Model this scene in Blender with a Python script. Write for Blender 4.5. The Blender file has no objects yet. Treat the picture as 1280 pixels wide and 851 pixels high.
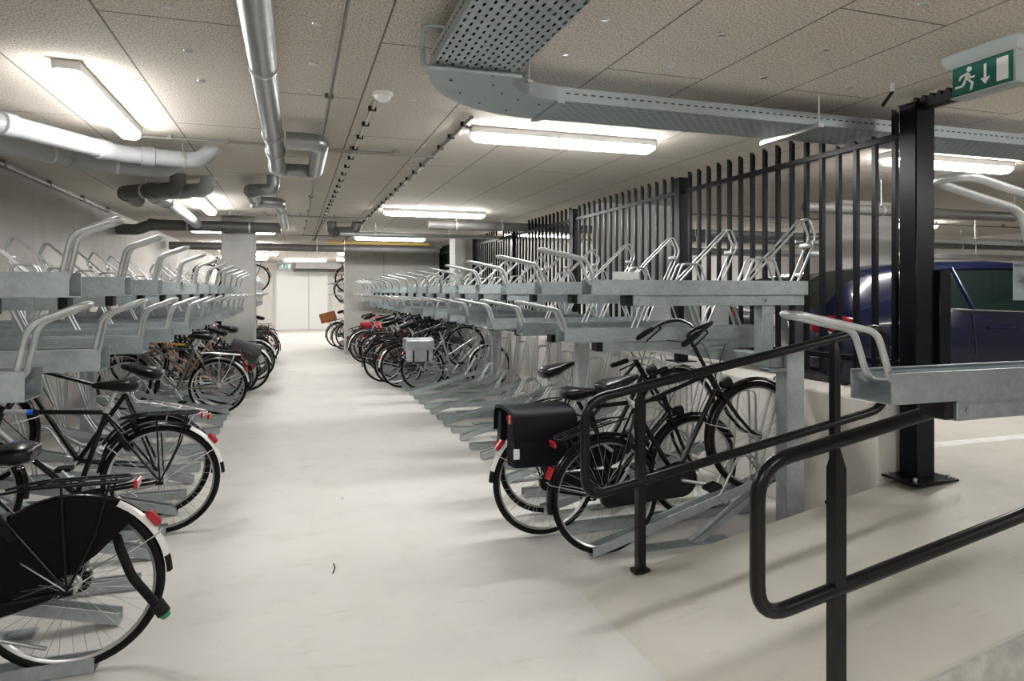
LAMP = 52
EXPO = 0.68
import bpy, bmesh, math, random
from mathutils import Vector, Matrix, Euler
random.seed(7)
S = bpy.context.scene
C = S.collection
PI = math.pi

# ------------------------------------------------------------------ mesh helpers
class MB:
    def __init__(self):
        self.v = []; self.f = []; self.mi = []; self.m = 0
    def add(self, vs, fs):
        o = len(self.v)
        self.v += [tuple(p) for p in vs]
        self.f += [tuple(i + o for i in f) for f in fs]
        self.mi += [self.m] * len(fs)
        return self
    def box(self, x0, y0, z0, x1, y1, z1, b=0.0, M=None):
        if b <= 0:
            vs = [(x, y, z) for x in (x0, x1) for y in (y0, y1) for z in (z0, z1)]
            fs = [(0, 1, 3, 2), (4, 6, 7, 5), (0, 4, 5, 1), (2, 3, 7, 6), (0, 2, 6, 4), (1, 5, 7, 3)]
        else:
            vs = []; idx = {}
            X = (x0, x1); Y = (y0, y1); Z = (z0, z1)
            for i in (0, 1):
                for j in (0, 1):
                    for k in (0, 1):
                        for a in range(3):
                            p = [X[i], Y[j], Z[k]]
                            sg = [1 if i == 0 else -1, 1 if j == 0 else -1, 1 if k == 0 else -1]
                            for q in range(3):
                                if q != a: p[q] += sg[q] * b
                            idx[(i, j, k, a)] = len(vs); vs.append(tuple(p))
            fs = []
            for a in range(3):
                o1, o2 = [q for q in range(3) if q != a]
                for s in (0, 1):
                    loop = []
                    for (u, w) in ((0, 0), (1, 0), (1, 1), (0, 1)):
                        t = [0, 0, 0]; t[a] = s; t[o1] = u; t[o2] = w
                        loop.append(idx[(t[0], t[1], t[2], a)])
                    fs.append(loop)
            for a in range(3):   # edges along axis a
                o1, o2 = [q for q in range(3) if q != a]
                for u in (0, 1):
                    for w in (0, 1):
                        t0 = [0, 0, 0]; t0[o1] = u; t0[o2] = w
                        t1 = list(t0); t1[a] = 1
                        fs.append([idx[(*t0, o1)], idx[(*t1, o1)], idx[(*t1, o2)], idx[(*t0, o2)]])
            for i in (0, 1):
                for j in (0, 1):
                    for k in (0, 1):
                        fs.append([idx[(i, j, k, 0)], idx[(i, j, k, 1)], idx[(i, j, k, 2)]])
        if M is not None: vs = [M @ Vector(p) for p in vs]
        return self.add(vs, fs)
    def tube(self, path, r, n=8, closed=False, cap=True, flat=None):
        """sweep a circle (radius r or list of radii) along path; flat=(a,b) gives an elliptic section"""
        P = [Vector(p) for p in path]; k = len(P)
        R = r if isinstance(r, (list, tuple)) else [r] * k
        T = []
        for i in range(k):
            if closed: t = P[(i + 1) % k] - P[i - 1]
            elif i == 0: t = P[1] - P[0]
            elif i == k - 1: t = P[-1] - P[-2]
            else: t = (P[i + 1] - P[i]).normalized() + (P[i] - P[i - 1]).normalized()
            if t.length < 1e-9: t = Vector((0, 0, 1))
            T.append(t.normalized())
        up = Vector((0, 0, 1)) if abs(T[0].z) < 0.9 else Vector((0, 1, 0))
        nrm = (up - T[0] * up.dot(T[0])).normalized()
        vs = []; fs = []
        for i in range(k):
            nrm = nrm - T[i] * nrm.dot(T[i])
            if nrm.length < 1e-6: nrm = T[i].orthogonal()
            nrm.normalize(); bi = T[i].cross(nrm)
            sc = 1.0
            if 0 < i < k - 1 or closed:
                a = (P[i] - P[i - 1]).normalized(); 
                c = max(0.5, a.dot(T[i])); sc = 1 / c if not closed else 1
            for j in range(n):
                an = 2 * PI * j / n
                fa, fb = (flat if flat else (1, 1))
                vs.append(P[i] + (nrm * math.cos(an) * fa + bi * math.sin(an) * fb) * R[i])
        rng = k if closed else k - 1
        for i in range(rng):
            a = i * n; b = ((i + 1) % k) * n
            for j in range(n):
                j2 = (j + 1) % n
                fs.append((a + j, a + j2, b + j2, b + j))
        if cap and not closed:
            fs.append(tuple(range(n - 1, -1, -1))); fs.append(tuple((k - 1) * n + j for j in range(n)))
        return self.add(vs, fs)
    def cyl(self, p0, p1, r, n=16, r2=None):
        return self.tube([p0, p1], [r, r if r2 is None else r2], n)
    def lathe(self, prof, c=(0, 0, 0), axis='y', n=32, a0=0, a1=2 * PI):
        """prof: (radius, offset along axis)"""
        full = abs(a1 - a0 - 2 * PI) < 1e-6
        m = n if full else n + 1; k = len(prof); vs = []; fs = []
        for i in range(m):
            a = a0 + (a1 - a0) * i / n
            for (r, t) in prof:
                ca, sa = r * math.cos(a), r * math.sin(a)
                p = {'y': (ca, t, sa), 'z': (ca, sa, t), 'x': (t, ca, sa)}[axis]
                vs.append((c[0] + p[0], c[1] + p[1], c[2] + p[2]))
        for i in range(n):
            i2 = (i + 1) % m
            for j in range(k - 1):
                fs.append((i * k + j, i2 * k + j, i2 * k + j + 1, i * k + j + 1))
        return self.add(vs, fs)
    def ring(self, prof, c=(0, 0, 0), axis='y', n=32):
        return self.lathe(list(prof) + [prof[0]], c, axis, n)
    def ball(self, c, rx, ry=None, rz=None, n=12, m=8):
        ry = ry or rx; rz = rz or rx
        vs = [(c[0], c[1], c[2] + rz)]
        for i in range(1, m):
            t = PI * i / m
            for j in range(n):
                a = 2 * PI * j / n
                vs.append((c[0] + rx * math.sin(t) * math.cos(a), c[1] + ry * math.sin(t) * math.sin(a), c[2] + rz * math.cos(t)))
        vs.append((c[0], c[1], c[2] - rz)); L = len(vs) - 1; fs = []
        for j in range(n): fs.append((0, 1 + j, 1 + (j + 1) % n))
        for i in range(m - 2):
            for j in range(n):
                a = 1 + i * n; fs.append((a + j, a + n + j, a + n + (j + 1) % n, a + (j + 1) % n))
        for j in range(n): fs.append((L, 1 + (m - 2) * n + (j + 1) % n, 1 + (m - 2) * n + j))
        return self.add(vs, fs)
    def prism(self, poly, t0, t1, axis='y', M=None):
        """extrude a 2-D polygon; axis y: poly is (x,z); x: (y,z); z: (x,y)"""
        n = len(poly)
        def P(p, t): return {'y': (p[0], t, p[1]), 'x': (t, p[0], p[1]), 'z': (p[0], p[1], t)}[axis]
        vs = [P(p, t0) for p in poly] + [P(p, t1) for p in poly]
        if M is not None: vs = [M @ Vector(p) for p in vs]
        fs = [tuple(range(n)), tuple(range(2 * n - 1, n - 1, -1))] + [(i, (i + 1) % n, n + (i + 1) % n, n + i) for i in range(n)]
        return self.add(vs, fs)
    def loft(self, secs, cap=True, closed_sec=True):
        n = len(secs[0]); vs = [p for s in secs for p in s]; fs = []
        for i in range(len(secs) - 1):
            for j in range(n if closed_sec else n - 1):
                j2 = (j + 1) % n
                fs.append((i * n + j, i * n + j2, (i + 1) * n + j2, (i + 1) * n + j))
        if cap and closed_sec:
            fs.append(tuple(range(n - 1, -1, -1))); fs.append(tuple((len(secs) - 1) * n + j for j in range(n)))
        return self.add(vs, fs)
    def xform(self, M):
        self.v = [tuple(M @ Vector(p)) for p in self.v]; return self
    def mesh(self, name, mats, sharp=40, doubles=False):
        me = bpy.data.meshes.new(name)
        me.from_pydata(self.v, [], self.f)
        bm = bmesh.new(); bm.from_mesh(me)
        if doubles: bmesh.ops.remove_doubles(bm, verts=bm.verts, dist=1e-5)
        bmesh.ops.recalc_face_normals(bm, faces=bm.faces)
        bm.to_mesh(me); bm.free()
        for m in (mats if isinstance(mats, (list, tuple)) else [mats]): me.materials.append(m)
        if not doubles: me.polygons.foreach_set('material_index', self.mi)
        me.polygons.foreach_set('use_smooth', [True] * len(me.polygons))
        me.set_sharp_from_angle(angle=math.radians(sharp))
        me.update()
        return me

def fillet(pts, r, n=5, closed=False):
    P = [Vector(p) for p in pts]; out = []; k = len(P)
    for i in range(k):
        if not closed and i in (0, k - 1): out.append(P[i]); continue
        a = P[i - 1] - P[i]; b = P[(i + 1) % k] - P[i]
        rr = r[i] if isinstance(r, (list, tuple)) else r
        d = min(rr, a.length * .49, b.length * .49)
        A = P[i] + a.normalized() * d; B = P[i] + b.normalized() * d
        for t in range(n + 1):
            u = t / n
            out.append(A * (1 - u) ** 2 + P[i] * 2 * u * (1 - u) + B * u * u)
    return out

def link(name, data, parent=None, mat=None, loc=None, rot=None):
    o = bpy.data.objects.new(name, data); C.objects.link(o)
    if parent is not None: o.parent = parent
    if loc is not None: o.location = loc
    if rot is not None: o.rotation_euler = rot
    if mat is not None:
        o.material_slots[0].link = 'OBJECT'; o.material_slots[0].material = mat
    return o
def obj(name, mb, mats, parent=None, sharp=40, **k):
    return link(name, mb.mesh(name, mats, sharp), parent, **k)
def tag(o, label, cat, group=None):
    o['label'] = label; o['category'] = cat
    if group: o['group'] = group
    return o
def thing(name, label, cat, loc=(0, 0, 0), rot=(0, 0, 0), group=None):
    o = bpy.data.objects.new(name, None); C.objects.link(o)
    o.empty_display_size = .1; o.location = loc; o.rotation_euler = rot
    return tag(o, label, cat, group)
def struct(name, mb, mats, parent=None, sharp=30):
    o = obj(name, mb, mats, parent, sharp)
    if parent is None: o['kind'] = 'structure'
    return o
ORD = ['first', 'second', 'third', 'fourth', 'fifth', 'sixth', 'seventh', 'eighth', 'ninth', 'tenth', 'eleventh', 'twelfth',
       'thirteenth', 'fourteenth', 'fifteenth', 'sixteenth', 'seventeenth', 'eighteenth', 'nineteenth', 'twentieth', 'twenty-first',
       'twenty-second', 'twenty-third', 'twenty-fourth', 'twenty-fifth']

# ------------------------------------------------------------------ materials
def mat(name, col, rough=.5, metal=0.0, emit=None, es=0, coat=0, noise=None, bump=None, spec=None, trans=0):
    m = bpy.data.materials.new(name); m.use_nodes = True
    N = m.node_tree.nodes; L = m.node_tree.links; b = N['Principled BSDF']
    b.inputs['Base Color'].default_value = (*col, 1); b.inputs['Roughness'].default_value = rough
    b.inputs['Metallic'].default_value = metal
    if coat: b.inputs['Coat Weight'].default_value = coat; b.inputs['Coat Roughness'].default_value = .08
    if spec is not None: b.inputs['Specular IOR Level'].default_value = spec
    if trans: b.inputs['Transmission Weight'].default_value = trans
    if emit: b.inputs['Emission Color'].default_value = (*emit, 1); b.inputs['Emission Strength'].default_value = es
    tc = N.new('ShaderNodeTexCoord')
    if noise:   # (scale, colour2, lo, hi)
        sc, c2, lo, hi = noise
        t = N.new('ShaderNodeTexNoise'); t.inputs['Scale'].default_value = sc; t.inputs['Detail'].default_value = 5
        L.new(tc.outputs['Object'], t.inputs['Vector'])
        r = N.new('ShaderNodeValToRGB'); r.color_ramp.elements[0].position = lo; r.color_ramp.elements[1].position = hi
        r.color_ramp.elements[0].color = (*col, 1); r.color_ramp.elements[1].color = (*c2, 1)
        L.new(t.outputs['Fac'], r.inputs['Fac']); L.new(r.outputs['Color'], b.inputs['Base Color'])
    if bump:    # (scale, strength, distance)
        t = N.new('ShaderNodeTexNoise'); t.inputs['Scale'].default_value = bump[0]; t.inputs['Detail'].default_value = 4
        L.new(tc.outputs['Object'], t.inputs['Vector'])
        u = N.new('ShaderNodeBump'); u.inputs['Strength'].default_value = bump[1]; u.inputs['Distance'].default_value = bump[2]
        L.new(t.outputs['Fac'], u.inputs['Height']); L.new(u.outputs['Normal'], b.inputs['Normal'])
    return m
def nodes(m): return m.node_tree.nodes, m.node_tree.links, m.node_tree.nodes['Principled BSDF']
def mth(N, L, op, a, b=None, c=None):
    x = N.new('ShaderNodeMath'); x.operation = op
    for i, q in enumerate((a, b, c)):
        if q is None: continue
        if isinstance(q, (int, float)): x.inputs[i].default_value = q
        else: L.new(q, x.inputs[i])
    return x.outputs[0]
def mix(N, L, fac, a, b):
    x = N.new('ShaderNodeMix'); x.data_type = 'RGBA'
    if isinstance(fac, (int, float)): x.inputs[0].default_value = fac
    else: L.new(fac, x.inputs[0])
    for i, q in ((6, a), (7, b)):
        if isinstance(q, tuple): x.inputs[i].default_value = (*q, 1)
        else: L.new(q, x.inputs[i])
    return x.outputs[2]
def noise_n(N, L, vec, sc, det=4, rough=.55):
    t = N.new('ShaderNodeTexNoise'); t.inputs['Scale'].default_value = sc; t.inputs['Detail'].default_value = det
    t.inputs['Roughness'].default_value = rough
    L.new(vec, t.inputs['Vector']); return t.outputs['Fac']
def ramp(N, L, f, p0, p1, c0=(0, 0, 0), c1=(1, 1, 1)):
    r = N.new('ShaderNodeValToRGB'); e = r.color_ramp.elements
    e[0].position = p0; e[1].position = p1; e[0].color = (*c0, 1); e[1].color = (*c1, 1)
    L.new(f, r.inputs['Fac']); return r.outputs['Color']

def galv_mat(name, a, b, rough=.42, metal=.75):
    m = mat(name, a, rough, metal); N, L, B = nodes(m)
    tc = N.new('ShaderNodeTexCoord'); v = N.new('ShaderNodeTexVoronoi'); v.inputs['Scale'].default_value = 55
    L.new(tc.outputs['Object'], v.inputs['Vector'])
    n = noise_n(N, L, tc.outputs['Object'], 9, 5)
    sep = N.new('ShaderNodeSeparateColor'); L.new(v.outputs['Color'], sep.inputs[0])
    f = mth(N, L, 'ADD', mth(N, L, 'MULTIPLY', sep.outputs[0], .22), mth(N, L, 'MULTIPLY', n, .95))
    L.new(ramp(N, L, f, .3, .95, a, b), B.inputs['Base Color'])
    L.new(mth(N, L, 'ADD', mth(N, L, 'MULTIPLY', n, .3), rough - .15), B.inputs['Roughness'])
    return m

M = {}
M['galv'] = galv_mat('galvanised_steel', (.27, .31, .322), (.42, .47, .49), .44, .82)
M['galv_rail'] = galv_mat('galvanised_rail', (.36, .40, .41), (.52, .57, .59), .46, .7)
M['galv_tube'] = galv_mat('galvanised_tube', (.40, .42, .425), (.55, .57, .575), .42, .8)
M['tray_steel'] = galv_mat('cable_tray_steel', (.40, .46, .48), (.48, .54, .56), .45, .7)
M['duct'] = galv_mat('spiral_duct_steel', (.25, .262, .268), (.40, .415, .42), .36, .8)
M['black'] = mat('black_paint', (.005, .005, .0055), .28, spec=.28)
M['black_gloss'] = mat('black_gloss_paint', (.004, .004, .0045), .22, spec=.32)
M['fence'] = mat('black_powder_coat', (.003, .004, .0065), .3, spec=.14)
M['rubber'] = mat('black_rubber', (.005, .005, .0055), .6, spec=.18, bump=(300, .3, .001))
M['cap'] = mat('black_plastic_cap', (.006, .006, .006), .5, spec=.25)
M['saddle'] = mat('black_saddle_vinyl', (.004, .004, .005), .3, spec=.35)
M['matt_black'] = mat('matt_black_cloth', (.004, .004, .004), .7, spec=.12)
M['chrome'] = mat('chrome', (.62, .62, .62), .16, 1)
M['alu'] = mat('brushed_aluminium', (.6, .61, .62), .35, .9)
M['spoke'] = mat('steel_spoke', (.45, .45, .45), .3, .9)
M['spoke_dark'] = mat('dull_spoke', (.2, .2, .2), .4, .8)
M['rim'] = mat('alloy_rim', (.5, .5, .5), .32, .9)
M['red'] = mat('red_reflector', (.38, .008, .014), .2, coat=.4)
M['white_plastic'] = mat('white_plastic', (.78, .78, .76), .35)
M['white_paint'] = mat('white_mudguard_paint', (.74, .74, .72), .3, coat=.3)
M['pvc'] = mat('grey_drain_pvc', (.33, .34, .35), .38, noise=(3, (.40, .41, .42), .35, .7))
M['pvc_dark'] = mat('dark_grey_drain_pipe', (.085, .082, .08), .45, noise=(4, (.12, .115, .11), .35, .7))
M['clamp'] = mat('zinc_pipe_clamp', (.6, .6, .58), .35, .8)
M['conduit'] = mat('grey_conduit', (.13, .12, .11), .5)
M['conduit_pale'] = mat('pale_conduit', (.36, .34, .31), .45)
M['lamp'] = mat('opal_lamp_diffuser', (.9, .9, .9), .4, emit=(1.0, .985, .955), es=LAMP if 'LAMP' in globals() else 14)
M['lamp_body'] = mat('white_lamp_housing', (.78, .78, .77), .4)
M['blue_tape'] = mat('blue_tape', (.01, .12, .62), .4)
M['green'] = mat('green_plastic', (.01, .22, .10), .35)
M['sign_green'] = mat('exit_sign_green', (.003, .125, .095), .3, coat=.3)
M['sign_white'] = mat('exit_sign_white', (.85, .87, .86), .35)
M['sign_body'] = mat('exit_sign_housing', (.36, .41, .41), .4)
M['navy'] = mat('navy_pannier_canvas', (.0032, .0037, .009), .6, spec=.2, bump=(400, .25, .001))
M['silver_cloth'] = mat('silver_tarpaulin', (.50, .52, .55), .3, .35, noise=(6, (.66, .68, .71), .4, .65))
M['grey_cloth'] = mat('dark_grey_pannier_cloth', (.035, .04, .05), .6)
M['red_cloth'] = mat('red_pannier_tarpaulin', (.55, .008, .015), .38)
M['orange_crate'] = mat('brown_orange_crate', (.36, .12, .035), .6)
M['white_plate'] = mat('white_card_plate', (.74, .75, .76), .5)
M['pink'] = mat('pink_red_plastic', (.62, .03, .09), .4)
M['yellow'] = mat('yellow_paint', (.62, .36, .03), .4)
M['line_white'] = mat('white_floor_marking', (.72, .71, .68), .6, noise=(8, (.55, .53, .5), .45, .8))
M['yellow_beam'] = mat('yellow_edge_marking', (.60, .42, .10), .5)
M['dark_cover'] = mat('grey_air_curtain_casing', (.30, .29, .28), .5)
M['dark_dash'] = mat('dark_grille', (.02, .02, .02), .6)

def bike_paint(name, c, rough=.25, metal=0): return mat(name, c, rough, metal, coat=.5)
BP = {
    'black': M['black_gloss'],
    'dark_grey': bike_paint('dark_grey_bike_paint', (.05, .048, .045), .3, .3),
    'bronze': bike_paint('bronze_grey_bike_paint', (.16, .145, .125), .3, .4),
    'silver': bike_paint('silver_bike_paint', (.42, .42, .42), .28, .6),
    'red': bike_paint('red_bike_paint', (.42, .01, .015)),
    'purple': bike_paint('purple_bike_paint', (.12, .015, .07)),
    'blue': bike_paint('dark_blue_bike_paint', (.012, .03, .10)),
    'pink': bike_paint('pale_pink_bike_paint', (.5, .32, .40)),
    'copper': bike_paint('copper_bike_paint', (.38, .17, .12), .3, .4),
    'yellow': bike_paint('yellow_bike_paint', (.60, .35, .03)),
    'white': bike_paint('white_bike_paint', (.65, .65, .63)),
    'green': bike_paint('dark_green_bike_paint', (.012, .05, .03)),
}

# floor concrete
def concrete_floor(name, a, b, c):
    m = mat(name, a, .62); N, L, B = nodes(m)
    tc = N.new('ShaderNodeTexCoord'); v = tc.outputs['Object']
    n1 = noise_n(N, L, v, .55, 5, .6); n2 = noise_n(N, L, v, 3.5, 6, .65); n3 = noise_n(N, L, v, 60, 3)
    col = mix(N, L, ramp(N, L, n1, .35, .68), a, b)
    col = mix(N, L, mth(N, L, 'MULTIPLY', ramp(N, L, n2, .52, .78), .55), col, c)
    # scuffs and tyre marks: stretched noise
    mp = N.new('ShaderNodeMapping'); mp.inputs['Scale'].default_value = (1.1, 4.2, 1); mp.inputs['Rotation'].default_value = (0, 0, .5)
    L.new(v, mp.inputs['Vector'])
    n4 = noise_n(N, L, mp.outputs[0], 2.2, 7, .7)
    col = mix(N, L, mth(N, L, 'MULTIPLY', ramp(N, L, n4, .58, .74), .38), col, (.30, .27, .24))
    col = mix(N, L, mth(N, L, 'MULTIPLY', ramp(N, L, n3, .35, .75), .10), col, c)
    L.new(col, B.inputs['Base Color'])
    L.new(mth(N, L, 'ADD', mth(N, L, 'MULTIPLY', n2, .25), .45), B.inputs['Roughness'])
    u = N.new('ShaderNodeBump'); u.inputs['Strength'].default_value = .12; u.inputs['Distance'].default_value = .004
    L.new(n3, u.inputs['Height']); L.new(u.outputs['Normal'], B.inputs['Normal'])
    return m
M['floor'] = concrete_floor('beige_screed_floor', (.555, .54, .515), (.625, .61, .585), (.47, .45, .425))
M['ramp'] = concrete_floor('ramp_concrete', (.50, .475, .425), (.57, .545, .495), (.41, .385, .34))
M['rough'] = mat('rough_cast_concrete', (.36, .35, .33), .8, noise=(14, (.50, .49, .46), .35, .7), bump=(40, .6, .01))

def wall_mat(name, a, b, pitch, axis, warm=None):
    m = mat(name, a, .7); N, L, B = nodes(m)
    tc = N.new('ShaderNodeTexCoord'); v = tc.outputs['Object']
    sp = N.new('ShaderNodeSeparateXYZ'); L.new(v, sp.inputs[0])
    n1 = noise_n(N, L, v, 1.1, 5, .6); n2 = noise_n(N, L, v, 9, 5, .6)
    mp = N.new('ShaderNodeMapping'); mp.inputs['Scale'].default_value = (2.5, 2.5, .35); L.new(v, mp.inputs['Vector'])
    n3 = noise_n(N, L, mp.outputs[0], 1.5, 5, .6)
    col = mix(N, L, ramp(N, L, n1, .3, .7), a, b)
    col = mix(N, L, mth(N, L, 'MULTIPLY', ramp(N, L, n3, .5, .8), .35), col, tuple(x * .72 for x in a))
    col = mix(N, L, mth(N, L, 'MULTIPLY', ramp(N, L, n2, .55, .8), .2), col, tuple(x * .75 for x in a))
    q = mth(N, L, 'FRACT', mth(N, L, 'DIVIDE', mth(N, L, 'ADD', sp.outputs[axis], 40.1), pitch))
    j = mth(N, L, 'LESS_THAN', mth(N, L, 'ABSOLUTE', mth(N, L, 'SUBTRACT', q, .5)), .006 / pitch)
    col = mix(N, L, mth(N, L, 'MULTIPLY', j, .65), col, (.10, .09, .08))
    L.new(col, B.inputs['Base Color'])
    u = N.new('ShaderNodeBump'); u.inputs['Strength'].default_value = .4; u.inputs['Distance'].default_value = .01
    L.new(mth(N, L, 'ADD', n2, mth(N, L, 'MULTIPLY', j, -2)), u.inputs['Height']); L.new(u.outputs['Normal'], B.inputs['Normal'])
    return m
M['wall_left'] = wall_mat('cast_concrete_wall', (.38, .355, .325), (.48, .455, .425), 1.32, 1)
M['wall_end'] = wall_mat('pale_end_wall', (.62, .60, .57), (.68, .66, .63), 2.6, 0)
M['wall_mid'] = wall_mat('grey_green_concrete', (.42, .42, .39), (.50, .50, .465), 1.3, 0)
M['pillar'] = wall_mat('pillar_concrete', (.33, .325, .31), (.41, .405, .39), 5, 0)
M['lowwall'] = wall_mat('low_wall_concrete', (.50, .475, .44), (.60, .575, .54), 2.6, 1)
M['park_wall'] = wall_mat('car_park_wall', (.55, .54, .53), (.62, .61, .60), 2.4, 0)

def ceiling_mat():
    m = mat('wood_wool_ceiling', (.4, .35, .3), .9); N, L, B = nodes(m)
    tc = N.new('ShaderNodeTexCoord'); v = tc.outputs['Object']
    sp = N.new('ShaderNodeSeparateXYZ'); L.new(v, sp.inputs[0])
    # 0.6 m wide boards, 2 m long, laid half-bond along the corridor
    rx = mth(N, L, 'DIVIDE', mth(N, L, 'ADD', sp.outputs[0], 60.8), .6)
    row = mth(N, L, 'FLOOR', rx); fx = mth(N, L, 'FRACT', rx)
    odd = mth(N, L, 'MODULO', row, 2.0)
    ry = mth(N, L, 'ADD', mth(N, L, 'DIVIDE', mth(N, L, 'ADD', sp.outputs[1], 96.74), 2.0), mth(N, L, 'MULTIPLY', mth(N, L, 'SUBTRACT', 0.0, odd), .5))
    fy = mth(N, L, 'FRACT', ry); col_i = mth(N, L, 'FLOOR', ry)
    jx = mth(N, L, 'LESS_THAN', mth(N, L, 'MINIMUM', fx, mth(N, L, 'SUBTRACT', 1.0, fx)), .0085)
    jy = mth(N, L, 'LESS_THAN', mth(N, L, 'MINIMUM', fy, mth(N, L, 'SUBTRACT', 1.0, fy)), .0026)
    j = mth(N, L, 'MAXIMUM', jx, jy)
    mp = N.new('ShaderNodeMapping'); mp.inputs['Scale'].default_value = (1.0, .6, 1); L.new(v, mp.inputs['Vector'])
    n1 = noise_n(N, L, mp.outputs[0], 120, 3, .7); n2 = noise_n(N, L, v, 1.2, 4)
    wn = N.new('ShaderNodeTexWhiteNoise'); wn.noise_dimensions = '2D'
    cb = N.new('ShaderNodeCombineXYZ'); L.new(row, cb.inputs[0]); L.new(col_i, cb.inputs[1]); L.new(cb.outputs[0], wn.inputs['Vector'])
    c = mix(N, L, ramp(N, L, n1, .36, .60), (.31, .27, .22), (.72, .67, .60))
    c = mix(N, L, mth(N, L, 'MULTIPLY', wn.outputs['Value'], .16), c, (.46, .40, .33))
    c = mix(N, L, mth(N, L, 'MULTIPLY', ramp(N, L, n2, .4, .75), .15), c, (.74, .69, .62))
    c = mix(N, L, mth(N, L, 'MULTIPLY', j, .8), c, (.07, .055, .045))
    L.new(c, B.inputs['Base Color'])
    u = N.new('ShaderNodeBump'); u.inputs['Strength'].default_value = .55; u.inputs['Distance'].default_value = .006
    L.new(mth(N, L, 'ADD', n1, mth(N, L, 'MULTIPLY', j, -1.5)), u.inputs['Height']); L.new(u.outputs['Normal'], B.inputs['Normal'])
    return m
M['ceiling'] = ceiling_mat()
# ------------------------------------------------------------------ room shell
CEIL = 2.75; XW = -2.55; PARK = .42
def sbox(name, x0, y0, z0, x1, y1, z1, m, b=0): return struct(name, MB().box(x0, y0, z0, x1, y1, z1, b), m)
sbox('floor', XW - .2, -6.2, -.2, 3.8, 29.2, 0, M['floor'])
sbox('floor_car_park', 3.8, -6.2, -.2, 16.2, 17, PARK, M['ramp'])
sbox('ceiling', XW - .2, -6.2, CEIL, 16.2, 29.2, CEIL + .2, M['ceiling'])
sbox('wall_left', XW - .2, -6, 0, XW, 29, CEIL, M['wall_left'])
sbox('wall_end', XW, 29, 0, 3.6, 29.2, CEIL, M['wall_end'])
sbox('wall_behind', XW - .2, -6.2, 0, 16.2, -6, CEIL, M['wall_end'])
sbox('wall_stub', 1.2, 16.95, 0, 3.8, 17.3, CEIL, M['wall_mid'])
sbox('wall_right_far', 3.6, 17.3, 0, 3.8, 29.2, CEIL, M['wall_end'])
sbox('wall_right_low', 3.4, 3.2, 0, 3.8, 16.95, .87, M['lowwall'], .008)
sbox('wall_right_near', 3.4, -6, 0, 3.8, 1.86, .87, M['lowwall'], .008)
sbox('wall_car_park_back', 3.8, 15.2, PARK, 16.2, 15.4, CEIL, M['park_wall'])
sbox('wall_car_park_right', 14.2, -6, PARK, 14.4, 15.2, CEIL, M['park_wall'])
sbox('wall_car_park_pier', 3.95, 8.2, PARK, 5.25, 8.5, CEIL, M['park_wall'])
# ramp: wedge with rough side
r = MB(); RS = .18; RX0 = 1.41
def ramp_z(x): return min(PARK, max(0, (x - RX0) * RS))
r.prism([(RX0, 0), (3.8, 0), (3.8, PARK), (RX0 + PARK / RS, PARK)], 1.86, 3.2, 'y')
ro = struct('floor_ramp', r, [M['ramp']], sharp=20)
q = MB(); q.prism([(1.75, 0), (3.8, 0), (3.8, PARK - .015), (RX0 + PARK / RS, PARK - .015), (1.75, .046)], 1.845, 1.862, 'y'); struct('trim_1', q, M['rough'])
for nm, x0, y0, x1, y1, z0, m in (('pillar_left', -1.1, 11.6, -.6, 12.1, 0, 'pillar'), ('pillar_right', 3.2, 13.6, 3.78, 14.15, .0, 'wall_mid'),
                              ('pillar_car_park', 6.8, 6.95, 7.7, 7.35, PARK, 'park_wall'), ('pillar_car_park', 11.2, 6.9, 11.8, 7.5, PARK, 'park_wall')):
    zz = z0
    o = sbox(nm, x0, y0, zz, x1, y1, CEIL, M[m], .012)
# end door with frame
d = MB().box(-.66, 28.93, 0, 1.35, 28.99, 2.42); o = struct('door_1', d, M['white_plastic'])
d = MB()
d.box(-.74, 28.9, 0, -.66, 29, 2.5); d.box(1.35, 28.9, 0, 1.43, 29, 2.5); d.box(-.66, 28.9, 2.42, 1.35, 29, 2.5)
struct('door_frame', d, M['wall_end'], o); 
struct('door_seam', MB().box(.59, 28.915, 0, .605, 28.94, 2.4), M['conduit'], o)
# yellow strip at ceiling in front of stub wall, ceiling edge trims
sbox('trim_2', .75, 16.4, 2.69, 3.2, 16.55, 2.75, M['yellow_beam'])
# white line on the car park floor
sbox('trim_3', 4.3, 3.66, PARK, 9.5, 3.78, PARK + .003, M['line_white'])

# ------------------------------------------------------------------ lamps
def lamp(x, y, along, label, L=1.5):
    t = thing('ceiling_lamp', label, 'lamp', (x, y, CEIL), (0, 0, 0 if along == 'x' else PI / 2), 'tube lamps on the ceiling')
    h = L / 2
    b = MB().box(-h, -.066, -.052, h, .066, 0, .006); obj('lamp_housing', b, M['lamp_body'], t)
    def sec(x, w, z0, z1):
        q = z1 - z0; return [(x, -w, z0), (x, w, z0), (x, w, z0 + q * .5), (x, w * .82, z0 + q * .85), (x, w * .5, z1), (x, -w * .5, z1), (x, -w * .82, z0 + q * .85), (x, -w, z0 + q * .5)]
    dm = MB().loft([sec(-h + .008, .050, -.051, -.075), sec(-h + .05, .063, -.051, -.101), sec(h - .05, .063, -.051, -.101), sec(h - .008, .050, -.051, -.075)])
    obj('lamp_diffuser', dm, M['lamp'], t)
    return t
RL = [(1.98, 4.73), (1.98, 9.7), (1.98, 14.5), (1.98, 20.6)]
nm = ['over the right rack, nearest, beyond the bent cable tray', 'over the right rack, second from the camera', 'above the yellow ceiling strip by the stub wall', 'behind the stub wall at the far end']
for (x, y), n in zip(RL, nm): lamp(x, y, 'x', 'white tube lamp across the ceiling ' + n)
lamp(-1.12, 4.75, 'y', 'white tube lamp lengthwise on the ceiling above the near left pipes')
lamp(-1.12, 9.75, 'y', 'white tube lamp lengthwise on the ceiling beyond the paired dark elbows at left')
lamp(-1.07, 13.6, 'x', 'white tube lamp across the ceiling just behind the left pillar')
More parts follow.
